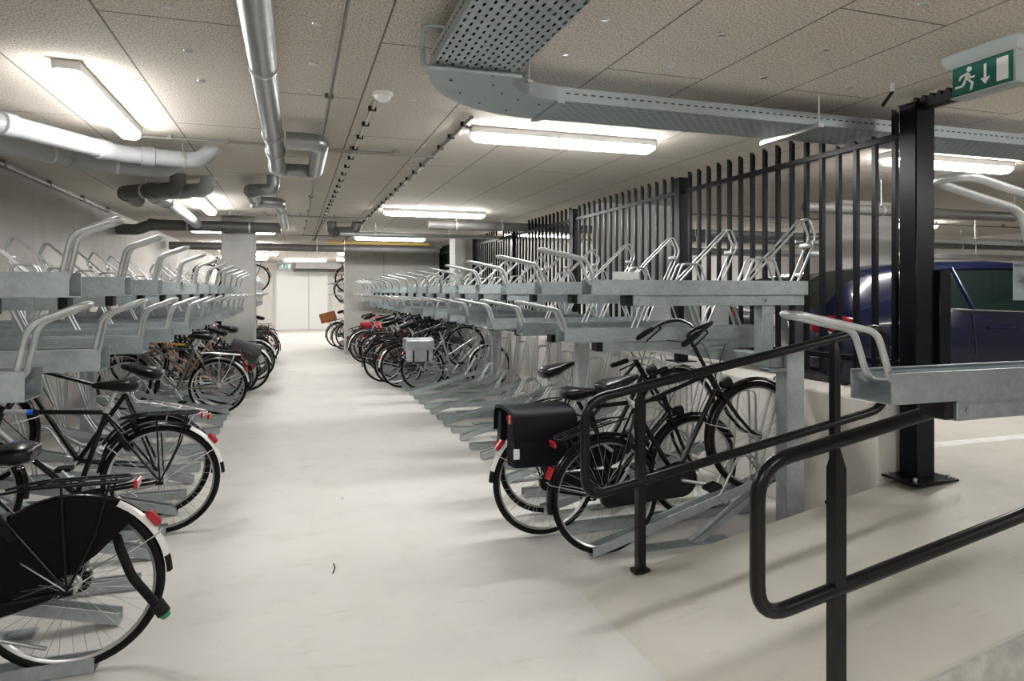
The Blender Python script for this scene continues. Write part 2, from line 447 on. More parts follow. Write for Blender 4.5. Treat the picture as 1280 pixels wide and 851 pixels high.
lamp(-1.2, 21.5, 'x', 'white tube lamp across the ceiling at the far left end')
lamp(.4, 25.5, 'x', 'white tube lamp across the ceiling in front of the far door')
lamp(-1.2, 17.6, 'x', 'added tube lamp brightening the far corridor, behind the dark pipe at far left')  # extra lamp, added to lift the dark far section
lamp(2.2, 24.6, 'x', 'added tube lamp brightening the far corridor at the far right end')  # extra lamp, added to brighten the far corridor on the right
lamp(-1.6, 24.6, 'x', 'added tube lamp brightening the far corridor left of the far door')  # extra lamp, added so the end wall comes out whiter
lamp(1.98, -.3, 'x', 'white tube lamp across the ceiling beside the camera on the right')
lamp(-1.12, -.6, 'y', 'white tube lamp lengthwise on the ceiling beside the camera on the left')
lamp(.6, -4.2, 'x', 'white tube lamp across the ceiling at the near end wall')
PLm = [(5.6, 4.5, 'right of the tall black gate post'), (9.9, 8.8, 'deep behind the blue car roof'), (4.75, 12.8, 'beyond the fence near the right pillar'),
       (7.4, 12.8, 'at the back of the car park, middle one'), (10.6, 12.8, 'at the back of the car park, farthest right'), (10.3, 4.3, 'above the bonnet of the blue car'), (6.2, 0.2, 'over the near end of the car park'), (10.5, -3.0, 'over the near right corner of the car park')]
for x, y, n in PLm: lamp(x, y, 'x', 'white tube lamp in the car park ' + n)

# ------------------------------------------------------------------ pipes
def pipe_run(name, pts, r, m, label, cat='pipe', joints=(), clamps=(), fr=None, caps=True):
    P = [Vector(p) for p in pts]
    t = thing(name, label, cat, P[0])
    o = P[0]
    path = fillet(P, fr or r * 1.6, 6)
    obj('pipe', MB().tube([p - o for p in path], r, 20), m, t, 45)
    def at(s):
        acc = 0
        for a, b in zip(P[:-1], P[1:]):
            l = (b - a).length
            if acc + l >= s: return a + (b - a) * ((s - acc) / l), (b - a).normalized()
            acc += l
        return P[-1], (P[-1] - P[-2]).normalized()
    for s in joints:
        c, dr = at(s)
        obj('socket', MB().tube([c - o - dr * .05, c - o - dr * .045, c - o + dr * .045, c - o + dr * .05], [r + .002, r + .009, r + .009, r + .002], 20), m, t)
    for s in clamps:
        c, dr = at(s); b = MB()
        b.tube([c - o - dr * .012, c - o + dr * .012], r + .006, 20)
        if CEIL - c.z - r > .01: b.cyl(c - o + Vector((0, 0, r)), Vector((c.x, c.y, CEIL - .0004)) - o, .005, 8)
        obj('pipe_clamp', b, M['clamp'], t)
    return t
z = 2.62
pipe_run('drain_pipe', [(-2.55, 5.02, z), (-1.78, 5.02, z), (-1.30, 5.86, z), (-.72, 6.02, z), (-.62, 6.04, CEIL + .02)], .068, M['pvc'],
         'pale grey drain pipe with offset bend under the ceiling at near left', joints=(.5, .84, 1.6, 1.95), clamps=(.45, 2.2))
pipe_run('drain_pipe', [(-2.55, 5.5, 2.58), (-1.95, 5.5, 2.58), (-1.55, 6.15, 2.58), (-1.0, 6.32, 2.58), (-.9, 6.34, CEIL + .02)], .066, M['pvc'],
         'grey drain pipe running behind the pale offset pipe at near left', joints=(.5, 1.2), clamps=(1.0, 1.55))
pipe_run('drain_pipe', [(-.85, 7.62, CEIL + .02), (-.86, 7.63, z), (-1.5, 8.25, z), (-1.43, 8.75, z), (-1.42, 11.3, 2.6)], .075, M['pvc'],
         'grey drain pipe dropping from the ceiling and turning lengthwise towards the left pillar', joints=(.5, 1.2, 1.6), clamps=(.5, 2.2))
pipe_run('drain_pipe', [(-1.12, 7.55, CEIL + .02), (-1.13, 7.56, 2.6), (-1.70, 8.0, 2.6), (-1.72, 8.75, 2.6), (-1.72, 8.8, CEIL + .02)], .075, M['pvc_dark'],
         'dark drain pipe bow on the ceiling beside the pipe turning towards the left pillar', joints=(.5, 1.0), clamps=(.6,))
pipe_run('drain_pipe', [(-.15, -6, 2.6), (-.13, 5.2, 2.6), (-.13, 6.12, 2.6), (.18, 6.12, 2.6), (.18, 4.9, 2.6), (-.05, 4.9, 2.6)], .0625, M['duct'],
         'long galvanised pipe down the middle of the ceiling ending in a square loop', joints=(10.75, 11.3, 11.95), clamps=(7.2, 9.3, 11.9), fr=.11)
pipe_run('drain_pipe', [(-.20, 7.35, CEIL + .02), (-.20, 7.35, 2.6), (-.42, 7.4, 2.6), (-.42, 8.35, 2.6), (-.15, 8.4, 2.6), (-.14, 11.35, 2.6)], .065, M['duct'],
         'short grey pipe loop behind the long middle pipe, running on to the dark duct', joints=(.5, 1.35, 2.2), clamps=(1.0,), fr=.1)
pipe_run('drain_pipe', [(-2.55, 11.5, 2.5), (-2.25, 11.5, 2.5), (-2.1, 11.5, 2.58), (-.2, 11.5, 2.58)], .085, M['pvc_dark'],
         'dark drain pipe across the ceiling in front of the left pillar', joints=(.5, 1.6), clamps=(1.0, 1.9))
pipe_run('drain_pipe', [(2.0, 10.35, 2.6), (2.2, 10.35, 2.6), (13.8, 10.35, 2.6)], .07, M['pvc_dark'],
         'dark drain pipe across the ceiling passing over the fence into the car park', joints=(1.0, 2.4), clamps=(.45, 1.2, 1.9))
pipe_run('drain_pipe', [(.62, 11.9, CEIL + .02), (.62, 11.9, 2.58), (1.0, 11.8, 2.58), (1.05, 11.8, CEIL + .02)], .085, M['pvc_dark'],
         'short dark pipe bow hanging under the ceiling left of the sprinkler line', joints=(.25,))
pipe_run('water_pipe', [(.75, 11.75, 2.54), (13.8, 11.75, 2.54)], .035, M['galv_tube'],
         'thin galvanised pipe across the ceiling before the farther right lamp', clamps=(.6, 1.9, 3.2, 4.6))
pipe_run('drain_pipe', [(-2.5, 15.7, 2.53), (3.3, 15.7, 2.53)], .08, M['pvc_dark'], 'dark drain pipe right across the far corridor ceiling', joints=(2.0, 4.1), clamps=(1.2, 3.0, 3.6))
for yy, zz, rr, mm, lb, xa in ((5.6, 2.42, .055, 'pvc_dark', 'dark pipe across the car park behind the tall black post', 5.0), (7.9, 2.36, .045, 'galv_tube', 'pale pipe across the car park above the blue car roof', 5.4),
                           (9.4, 2.2, .06, 'pvc', 'grey pipe across the back of the car park above the grey car', 5.4), (9.7, 2.43, .05, 'pvc_dark', 'dark pipe high at the back of the car park', 5.4)):
    pipe_run('service_pipe', [(xa, yy, zz), (14.2, yy, zz)], rr, M[mm], lb, clamps=(1.0, 3.0, 5.0, 7.0))

# conduits on the ceiling, with saddles as parts
def conduit(pts, label, r=.011, m='conduit', every=.0, cat='conduit', clip='cap'):
    P = [Vector(p) for p in pts]; o = P[0]
    t = thing('cable_conduit', label, cat, o)
    obj('conduit_tube', MB().tube([p - o for p in P], r, 8), M[m], t)
    if every:
        L = (P[1] - P[0]).length; dr = (P[1] - P[0]).normalized(); s = .2; k = 0
        sd = Vector((-dr.y, dr.x, 0))
        while s < L and k < 40:
            c = dr * s; b = MB()
            if abs(dr.y) > .5: b.box(c.x - .03, c.y - .012, c.z - .016, c.x + .02, c.y + .012, CEIL - .0004 - o.z)
            else: b.box(c.x - .012, c.y - .02, c.z - .016, c.x + .012, c.y + .02, CEIL - .0004 - o.z)
            obj('conduit_clip', b, M[clip], t); s += every; k += 1
    return t
zc = CEIL - .013
conduit([(.21, -5, zc), (.21, 14, zc)], 'thin grey conduit lengthwise on the ceiling right of the long middle pipe', every=1.5, clip='conduit')
conduit([(.49, 4.2, zc), (.46, 16.3, zc)], 'conduit with close black clips running from the smoke detector', every=.42, m='conduit_pale')
conduit([(1.15, 4.4, zc - .004), (1.12, 16.3, zc - .004)], 'conduit with close black clips along the left ends of the right lamps', r=.014, every=.4)
conduit([(-1.1, 5.68, zc - .012), (-.2, 5.68, zc - .012)], 'short conduit from the near left lamp to the long middle pipe', every=.4, clip='conduit')
conduit([(.25, 5.68, zc - .024), (1.14, 5.68, zc - .024)], 'short conduit from the square pipe loop across to the right lamp line', every=.36, clip='conduit', r=.014)
conduit([(-1.1, 10.75, zc - .03), (1.13, 10.75, zc - .03)], 'conduit across the ceiling ahead of the left pillar', every=.5, clip='conduit')
conduit([(-1.5, 14.4, zc - .03), (1.13, 14.4, zc - .03)], 'conduit across the ceiling behind the left pillar', every=.5, clip='conduit')
conduit([(-2.5, 1, 2.70), (-2.5, 11.2, 2.70)], 'pale conduit along the top of the left wall', m='conduit_pale', r=.016, every=1.2, clip='conduit')
conduit([(1.15, 4.73, zc), (1.24, 4.73, zc)], 'stub conduit feeding the nearest right lamp', r=.0125)
for i, yy in enumerate((8.6, 11.1)):
    conduit([(5.4, yy, 2.7), (14, yy, 2.7)], ['conduit', 'rear conduit'][i] + ' across the car park ceiling beyond the fence', every=1.6, clip='conduit')

# smoke detector
t = thing('smoke_detector', 'round white smoke detector on the ceiling at the start of the clipped conduit', 'smoke detector', (.51, 4.08, CEIL))
obj('detector_base', MB().lathe([(0, 0), (.062, 0), (.062, -.018), (.05, -.02), (0, -.02)], axis='z', n=28), M['white_plastic'], t)
obj('detector_head', MB().lathe([(.05, -.021), (.048, -.038), (.03, -.05), (0, -.052)], axis='z', n=28), M['white_plastic'], t)
# round fixings of the boards
k = 0
for xx in (-.5, .1, .7, 1.3, 1.9, 2.5, 3.1):
    for yy in (2.0, 2.55, 3.0, 3.55, 4.05):
        if .5 < xx < 1.1 and yy < 3.0: continue
        y2 = yy + (.12 if int(xx * 10) % 2 else -.1)
        o = obj('ceiling_fixing', MB().lathe([(0, 0), (.022, 0), (.020, -.004), (0, -.006)], (xx, y2, CEIL - .0005), 'z', 14), M['clamp'])
        tag(o, 'small round metal fixing in a ceiling board', 'fixing', 'round fixings in the ceiling boards')

# ------------------------------------------------------------------ cable tray
m = M['tray_slot'] = M['tray_steel'].copy(); m.name = 'slotted_tray_steel'
N, L, B = nodes(m); out = [n for n in N if n.type == 'OUTPUT_MATERIAL'][0]
tc = N.new('ShaderNodeTexCoord'); sp = N.new('ShaderNodeSeparateXYZ'); L.new(tc.outputs['Object'], sp.inputs[0])
row = mth(N, L, 'DIVIDE', mth(N, L, 'ADD', sp.outputs[1], 10.0), .034); ri = mth(N, L, 'FLOOR', row); rf = mth(N, L, 'FRACT', row)
cx = mth(N, L, 'FRACT', mth(N, L, 'ADD', mth(N, L, 'DIVIDE', mth(N, L, 'ADD', sp.outputs[0], 20.0), .062), mth(N, L, 'MULTIPLY', mth(N, L, 'MODULO', ri, 2.0), .5)))
a = mth(N, L, 'LESS_THAN', mth(N, L, 'ABSOLUTE', mth(N, L, 'SUBTRACT', rf, .5)), .16)
b = mth(N, L, 'LESS_THAN', mth(N, L, 'ABSOLUTE', mth(N, L, 'SUBTRACT', cx, .5)), .25)
tr = N.new('ShaderNodeBsdfTransparent'); ms = N.new('ShaderNodeMixShader')
L.new(mth(N, L, 'MULTIPLY', a, b), ms.inputs[0]); L.new(B.outputs[0], ms.inputs[1]); L.new(tr.outputs[0], ms.inputs[2]); L.new(ms.outputs[0], out.inputs[0])

ZT = 2.58; W = .2
t = thing('cable_tray', 'wide galvanised perforated cable tray with a right-angle bend under the ceiling', 'cable tray', (.8, 3.0, ZT))
def tray_section(x0, x1, ang, off):
    o = MB().box(x0, -W, 0, x1, W, .002); a = obj('tray_floor', o, M['tray_slot'], t, rot=(0, 0, ang), loc=off)
    o = MB()
    for s in (-1, 1):
        o.box(x0, s * W - .001, .002, x1, s * W + .001, .075)
        o.box(x0, min(s * W, s * (W - .012)), .073, x1, max(s * W, s * (W - .012)), .076)
    o.m = 1; x = max(x0, -4) + .05
    while x < x1 - .05 and x < 6:
        for s in (-1, 1): o.box(x, s * (W + .0012) - .0006, .040, x + .025, s * (W + .0012) + .0006, .047)
        x += .05
    obj('tray_side', o, [M['tray_steel'], M['dark_dash']], t, rot=(0, 0, ang), loc=off)
tray_section(-9.0, 0, PI / 2, (0, 0, 0))
tray_section(0, 13.2, 0, (.55, .55, 0))
# bend
o = MB(); n = 14; arc = []
cx0, cy0 = .55, 0
for (r0, r1, z0, z1) in ((.35, .75, 0, .002), (.349, .351, .002, .078), (.749, .751, .002, .078)):
    secs = []
    for i in range(n + 1):
        a = PI - i * PI / 2 / n; ca, sa = math.cos(a), math.sin(a)
        secs.append([(cx0 + r0 * ca, cy0 + r0 * sa, z0), (cx0 + r1 * ca, cy0 + r1 * sa, z0), (cx0 + r1 * ca, cy0 + r1 * sa, z1), (cx0 + r0 * ca, cy0 + r0 * sa, z1)])
    o.loft(secs)
obj('tray_bend', o, M['tray_steel'], t)
o = MB(); o.box(-.2, -.014, -.012, .2, .014, -.001); obj('joint_plate', o, M['tray_steel'], t, loc=(0, .0, 0))
o = MB(); o.box(-.03, -.21, -.014, .012, .21, -.001); obj('joint_plate', o, M['tray_steel'], t, loc=(.58, .55, 0))
o = MB()
for i in range(9):
    a = PI * .55 + i * .16; rr = .45 + .2 * (i % 2)
    o.lathe([(0, -.003), (.006, -.003), (.006, 0)], (cx0 + rr * math.cos(a), cy0 + rr * math.sin(a), -.0005), 'z', 8)
obj('bolt_heads', o, M['cap'], t)
# black cables lying in the tray, seen through its slots
for i in range(9):
    off = -.176 + .044 * i
    pts = [(.8 + off, -5.98, ZT + .0225), (.8 + off, 3.0, ZT + .0225)]
    for k in range(1, 11):
        a = PI - k * PI / 2 / 10; rr = .55 - off
        pts.append((1.35 + rr * math.cos(a), 3.0 + rr * math.sin(a), ZT + .0225))
    pts.append((14.1, 3.55 - off, ZT + .0225))
    tag(obj('cable', MB().tube(pts, .0205, 8), M['cap']), 'black cable lying in the perforated tray under the ceiling', 'cable', 'black cables lying in the cable tray')
# hangers
def hanger(x, y, ang, w=.27):
    o = MB(); o.box(-.02, -w, -.03, .02, w, -.003)
    for s in (-1, 1): o.cyl((0, s * (w - .02), -.03), (0, s * (w - .02), CEIL - ZT), .005, 8)
    obj('tray_hanger', o, M['clamp'], t, loc=(x, y, 0), rot=(0, 0, ang))
hanger(0, -1.6, PI / 2); hanger(2.25, .55, 0); hanger(4.9, .55, 0); hanger(7.6, .55, 0)
o = MB(); o.tube(fillet([(.0, 0, .165), (-.25, 0, .165), (-.25, 0, -.02), (.22, 0, -.02)], .03), .011, 8); obj('hanger_bracket', o, M['tray_steel'], t, loc=(0, -.03, 0))
o = MB(); o.cyl((.36, .26, .0), (.36, .26, .17), .005, 8); o.box(.345, .245, .05, .375, .275, .062); obj('threaded_rod', o, M['clamp'], t)

# ------------------------------------------------------------------ exit signs
def exit_sign(name, label, loc, rot, sc=1.0):
    t = thing(name, label, 'exit sign', loc, rot)
    # local: face looks to -y, x to the right, top of housing at z=0
    L = .19 * sc; H = .21 * sc
    b = MB(); b.loft([[(-L, -.075, 0), (L, -.075, 0), (L, .075, 0), (-L, .075, 0)], [(-L, -.075, -.03), (L, -.075, -.03), (L, .075, -.03), (-L, .075, -.03)],
                      [(-L + .02, -.05, -.065), (L - .02, -.05, -.065), (L - .02, .06, -.065), (-L + .02, .06, -.065)]])
    obj('sign_housing', b, M['sign_body'], t)
    w = L - .035; z0, z1 = -.066, -H
    b = MB(); b.box(-w, -.047, z1, w, .045, z0, .004); obj('sign_panel', b, M['sign_green'], t)
    b = MB(); b.box(w + .001, -.052, z1 - .004, w + .012, .05, z0); b.box(-w - .004, -.052, z1 - .01, w + .012, .05, z1 - .002); obj('sign_edge', b, M['sign_body'], t)
    zc = (z0 + z1) / 2; u = (z0 - z1) / 100.0      # 100 units tall
    Y0, Y1 = -.0495, -.046
    def P(pts, cx): return [(cx + x * u, zc + y * u) for x, y in pts]
    # running figure
    b = MB(); cx = -w * .52
    hd = [(13 + 9 * math.cos(k * PI / 6), 33 + 9 * math.sin(k * PI / 6)) for k in range(12)]
    b.prism(P(hd, cx), Y0, Y1)
    b.prism(P([(6, 24), (14, 20), (6, -4), (-6, -2)], cx), Y0, Y1)                 # torso
    b.prism(P([(4, 23), (-20, 17), (-26, 3), (-20, 1), (-15, 11), (2, 14)], cx), Y0, Y1)   # back arm
    b.prism(P([(12, 21), (20, 6), (33, 6), (33, 0), (16, 0), (8, 12)], cx), Y0, Y1)        # front arm
    b.prism(P([(-6, -2), (-14, -16), (-38, -16), (-38, -23), (-10, -23), (2, -8)], cx), Y0, Y1)  # trailing leg
    b.prism(P([(6, -3), (20, -18), (14, -42), (22, -42), (29, -16), (8, 4)], cx), Y0, Y1)  # leading leg
    b.prism(P([(14, -42), (14, -36), (22, -36), (22, -42)], cx), Y0, Y1)
    obj('running_figure', b, M['sign_white'], t)
    b = MB(); cx = w * .12
    b.prism(P([(-4, 34), (4, 34), (4, -14), (-4, -14)], cx), Y0, Y1); b.prism(P([(-16, -12), (16, -12), (0, -34)], cx), Y0, Y1)
    obj('down_arrow', b, M['sign_white'], t)
    b = MB(); cx = w * .66
    b.prism(P([(-19, 38), (19, 38), (19, -38), (-19, -38)], cx), Y0, Y1); obj('door_symbol', b, M['sign_white'], t)
    return t
exit_sign('exit_sign', 'green exit sign with running figure, arrow and door under the ceiling at upper right', (3.25, 2.40, CEIL), (0, 0, -PI / 2))
exit_sign('exit_sign', 'small green exit sign far down the corridor left of the air curtain', (-.32, 27.8, 2.72), (0, 0, 0), 1.35)
# air curtain / casing at the far door
t = thing('air_curtain', 'grey air curtain casing with dark grille above the far door', 'air curtain', (.95, 27.9, CEIL))
obj('curtain_casing', MB().box(-.9, -.25, -.30, .9, .2, -.002, .02), M['dark_cover'], t)
obj('curtain_grille', MB().box(-.95, -.27, -.40, 1.0, .15, -.305), M['dark_dash'], t)
# sensor rod
t = thing('ceiling_sensor', 'black rod hanging at a slant from a pale knob beside the exit sign', 'sensor', (3.28, 2.98, CEIL))
obj('sensor_knob', MB().cyl((0, 0, 0), (0, 0, -.05), .014, 12), M['clamp'], t)
obj('sensor_rod', MB().cyl((0, 0, -.045), (-.055, .02, -.13), .010, 10), M['cap'], t)

# bits on the floor
o = MB(); o.tube(fillet([(.205, 3.80, .004), (.222, 3.87, .012), (.215, 3.93, .004)], .03, 4), .003, 6)
tag(obj('twig', o, M['cap']), 'tiny dark twig lying on the floor in mid aisle', 'twig')
o = MB(); o.loft([[(.33, 5.13, .001), (.36, 5.14, .001), (.358, 5.165, .001), (.335, 5.16, .001)], [(.335, 5.135, .012), (.352, 5.145, .016), (.353, 5.158, .010), (.338, 5.155, .008)]])
tag(obj('paper_scrap', o, M['white_plate']), 'small white paper scrap lying on the floor in the aisle', 'paper scrap')
# ------------------------------------------------------------------ fence
FX = 3.6
def fence(ys, label, first_big=True, ext=0):
    t = thing('bar_fence', label, 'fence', (FX, ys[0], .87))
    o = Vector((FX, ys[0], .87))
    zr = 2.52 - .87
    for i, y in enumerate(ys):
        yy = y - o.y
        if i == 0 and first_big:
            zb = PARK - .87
            p = obj('post', MB().box(-.075, yy - .06, zb, .075, yy + .06, 2.68 - .87, .006), M['fence'], t)
            obj('base_plate', MB().box(-.17, yy - .14, zb, .17, yy + .14, zb + .014, .003), M['fence'], p)
            bb = MB()
            for sx in (-.13, .13):
                for sy in (-.1, .1): bb.cyl((sx, yy + sy, zb + .014), (sx, yy + sy, zb + .035), .012, 6)
            obj('anchor_bolts', bb, M['alu'], p)
            obj('lock_case', MB().box(.078, yy - .09, 1.05 - .87, .17, yy + .02, 1.68 - .87, .005), M['fence'], p)
            obj('post_cap', MB().box(-.078, yy - .063, 2.68 - .87, .078, yy + .063, 2.688 - .87), M['cap'], p)
        else:
            p = obj('post', MB().box(-.05, yy - .05, .012, .05, yy + .05, 2.66 - .87, .005), M['fence'], t)
            obj('base_plate', MB().box(-.11, yy - .11, 0, .11, yy + .11, .012, .003), M['fence'], p)
    for a, b in zip(ys[:-1], ys[1:]):
        n = 16; q = (b - a) / (n + 1)
        obj('top_rail', MB().box(-.02, a - o.y + .05, zr - .02, .02, b - o.y - .05, zr + .02, .003), M['fence'], t)
        obj('bottom_rail', MB().box(-.02, a - o.y + .05, .21, .02, b - o.y - .05, .25, .003), M['fence'], t)
        for k in range(n):
            y = a + q * (k + 1) - o.y; Y = y + o.y
            top = 2.70 - .87 if not (3.3 < Y < 3.82) else 2.565 - .87
            if 10.2 < Y < 10.5 or 11.65 < Y < 11.85: top = 2.47 - .87
            w = .015
            bm_ = MB(); s0 = [(-w, y - w), (w, y - w), (w, y + w), (-w, y + w)]
            bm_.loft([[(x, yy, .11) for x, yy in s0], [(x, yy, top - (0 if yy > y else .03)) for x, yy in s0]])
            obj('bar', bm_, M['fence'], t, 30)
    return t
ft = fence([3.1, 5.7, 8.3, 10.9, 13.5], 'tall black steel bar fence on the low concrete wall beside the right rack')
fence([14.25, 16.85], 'short black bar fence between the right pillar and the stub wall', False)
# toothed gate rack
o = MB(); poly = [(2.45, 2.64), (3.12, 2.64), (3.12, 2.70)]; y = 3.12
while y > 2.5: poly += [(y - .012, 2.70), (y - .022, 2.725), (y - .034, 2.725), (y - .05, 2.69)]; y -= .052
poly += [(2.45, 2.69)]
o.prism(poly, FX - .025, FX + .02, 'x')
o.box(FX - .03, 3.06, 2.688, FX + .03, 3.13, 2.70)
tag(obj('toothed_gate_rail', o, M['cap'], None, 20), 'black toothed gate rail running from the tall post towards the exit sign', 'gate rail')

# ------------------------------------------------------------------ ramp handrails
def handrail(y, label, on_ramp):
    t = thing('handrail', label, 'handrail', (1.75, y, 0))
    X0, X1 = 1.43 - 1.75, 3.42 - 1.75
    def zt(x): return .985 + (x - X0) * RS
    lp = fillet([(X0, 0, zt(X0)), (X1, 0, zt(X1)), (X1, 0, zt(X1) - .5), (X0, 0, zt(X0) - .5)], .12, 7, True)
    obj('rail_loop', MB().tube(lp, .025, 14, closed=True), M['black'], t, 60)
    for x in (0, 1.29):
        zb = ramp_z(x + 1.75) if on_ramp else 0
        p = MB(); h = zt(x) - .02
        p.loft([[(x + a * .022, b * .022, zz) for a, b in ((-1, -1), (1, -1), (1, 1), (-1, 1))] for zz in (zb, h - .07)] +
               [[(x + a * .008, b * .008, h) for a, b in ((-1, -1), (1, -1), (1, 1), (-1, 1))]])
        po = obj('post', p, M['black'], t, 25)
        obj('foot_plate', MB().box(x - .045, -.03 if on_ramp else -.045, zb, x + .045, .03 if on_ramp else .038, zb + (.02 if on_ramp else .008)), M['black'], po)
handrail(3.165, 'black tubular handrail loop on the far edge of the ramp beside the bikes', True)
handrail(1.815, 'black tubular handrail loop on the near edge of the ramp', False)
# ------------------------------------------------------------------ two-tier racks
# local: +x from the aisle into the rack; y sideways; z from the tray underside / floor
def upath(x, w): return x, w
def uchannel(L, w, h, t=.004, lip=.014, x0=0.0):
    prof = [(-w, h), (-w, 0), (w, 0), (w, h), (w - lip, h), (w - lip, h - t), (w - t, h - t), (w - t, t), (-w + t, t), (-w + t, h - t), (-w + lip, h - t), (-w + lip, h)]
    return MB().loft([[(x, a, b) for a, b in prof] for x in (x0, x0 + L)])
def both_sides(pts, w): return [(x, -w, z) for x, z in pts]
ME = {}
# handle: twin tubes rising from the tray end, bent out over the aisle and closed at the tip
w = .042
for side, hp in ((1, [(.12, .052), (.035, .055), (-.02, .205), (-.29, .258)]), (-1, [(.12, .052), (.035, .055), (.0, .225), (-.145, .282)])):
    path = [(x, -w, z) for x, z in hp] + [(x, w, z) for x, z in reversed(hp)]
    ME['handle%d' % side] = MB().tube(fillet(path, .035, 5), .0098, 10).mesh('handle', M['galv_tube'], 60)
# front wheel holder: tall twin-tube loop
w = .03
hp = [(1.07, .07), (1.535, .50), (1.60, .37), (1.45, .07)]
b = MB()
for s in (-1, 1): b.tube(fillet([(x, s * w, z) for x, z in hp], .035, 5), .0075, 8)
b.box(1.53, -.045, .30, 1.56, .045, .33, .004); b.cyl((1.53, -w, .485), (1.53, w, .485), .007, 8)
ME['front_hoop'] = b.mesh('front_hoop', M['galv_tube'], 60)
b = MB(); hp = [(1.05, .07), (1.12, .225), (1.27, .225), (1.33, .07)]
for s in (-1, 1): b.tube(fillet([(x, s * .034, z) for x, z in hp], .03, 4), .0075, 8)
ME['rear_hoop'] = b.mesh('rear_hoop', M['galv_tube'], 60)
b = MB(); hp = [(.52, .07), (.60, .25), (.95, .25), (1.02, .07)]
for s in (-1, 1): b.tube(fillet([(x, s * .034, z) for x, z in hp], .03, 4), .0075, 8)
ME['mid_hoop'] = b.mesh('mid_hoop', M['galv_tube'], 60)
ME['channel'] = uchannel(1.5, .074, .088, lip=.012).mesh('channel', M['galv'], 30)
b = uchannel(1.22, .050, .062, x0=.27); b.box(.27, -.056, .0, .36, .056, .066, .003)
for x in (.31, 1.2):
    for s in (-1, 1): b.cyl((x, s * .05, .03), (x, s * .060, .03), .010, 6)
ME['support_rail'] = b.mesh('support_rail', M['galv'], 30)
ME['end_cap'] = MB().box(.235, -.047, .002, .27, .047, .064, .006).mesh('end_cap', M['cap'], 30)
ME['plate'] = MB().box(.14, -.052, .09, .31, -.048, .135).mesh('paper_plate', M['white_plate'], 30)
b = MB(); b.prism([(1.07, .09), (1.14, .225), (1.25, .225), (1.25, .09)], -.004, .004)
ME['guard_plate'] = b.mesh('guard_plate', M['white_plate'], 30)
# floor rails
b = uchannel(1.5, .042, .055, lip=.010)
ME['low_channel'] = b.mesh('channel', M['galv_rail'], 30)
b = MB()
for s in (-1, 1): b.tube(fillet([(1.22, s * .035, .05), (1.30, s * .035, .86), (1.44, s * .035, .86), (1.46, s * .035, .05)], .05, 5), .0075, 8)
ME['low_hoop'] = b.mesh('front_hoop', M['galv_tube'], 60)
SL = .27; LH = 1.38
b = MB()
prof = uchannel(LH, .042, .055, lip=.010)
for i, p in enumerate(prof.v): prof.v[i] = (p[0], p[1], p[2] + p[0] * SL + .004)
ME['high_channel'] = prof.mesh('channel', M['galv_rail'], 30)
b = MB()
for s in (-1, 1): b.tube(fillet([(.86, s * .036, .28), (1.0, s * .036, .52), (1.10, s * .036, .52), (1.22, s * .036, .37)], .035, 4), .0075, 8)
for s in (-1, 1): b.tube(fillet([(1.12, s * .036, .30), (1.34, s * .036, 1.02), (1.45, s * .036, 1.0), (1.36, s * .036, .36)], .05, 5), .0075, 8)
ME['high_hoop'] = b.mesh('front_hoop', M['galv_tube'], 60)
b = MB()
b.prism([(.66, .012), (.74, .012), (1.27, .335), (1.17, .315)], -.036, -.030)
b.prism([(.66, .012), (.672, .012), (1.18, .315), (1.17, .315)], -.036, .02)
ME['strut'] = b.mesh('strut', M['galv_rail'], 30)
b = MB(); b.box(.34, -.05, 0, .95, .05, .010, .002); b.box(.42, -.03, .010, .78, .03, .016); b.cyl((.44, 0, .01), (.44, 0, .022), .012, 6)
ME['foot_plate'] = b.mesh('foot_plate', M['galv'], 30)
b = MB(); b.box(.15, -.05, 0, .21, .05, .004); b.box(1.3, -.05, 0, 1.36, .05, .004)
ME['low_foot'] = b.mesh('foot_plate', M['galv'], 30)

def ordn(i, n, near):
    return ORD[i] if i < len(ORD) else str(i + 1)
def tray(side, y, z, i, level, block, X0, plate=False, guard=False, handle=True):
    lab = f'{level} galvanised bike tray, {block}, {ordn(i, 0, 0)} from the camera end'
    t = thing('bike_tray', lab, 'bike tray', (X0, y, z), (0, 0, 0 if side > 0 else PI), 'upper deck bike trays')
    link('channel', ME['channel'], t)
    if handle: link('handle', ME['handle%d' % side], t)
    s = link('support_rail', ME['support_rail'], t, loc=(0, 0, -.064)); link('end_cap', ME['end_cap'], s)
    link('rear_hoop', ME['rear_hoop'], t)
    if level == 'high': link('front_hoop', ME['front_hoop'], t)
    elif y > 2: link('middle_hoop', ME['mid_hoop'], t)
    if plate:
        p = link('paper_plate', ME['plate'], t); p['label'] = 'white paper plate'
    if guard:
        p = link('guard_plate', ME['guard_plate'], t); p['label'] = 'white guard plate'
    return t
def rail(side, y, i, level, block, X0):
    lab = f'{level} galvanised floor rail, {block}, {ordn(i, 0, 0)} from the camera end'
    t = thing('bike_floor_rail', lab, 'bike rail', (X0, y, 0), (0, 0, 0 if side > 0 else PI), 'floor bike rails')
    if level == 'tilted':
        link('channel', ME['high_channel'], t); link('front_hoop', ME['high_hoop'], t); link('strut', ME['strut'], t); link('foot_plate', ME['foot_plate'], t)
    else:
        link('channel', ME['low_channel'], t, loc=(0, 0, .004)); link('front_hoop', ME['low_hoop'], t); link('foot_plate', ME['low_foot'], t)
    return t
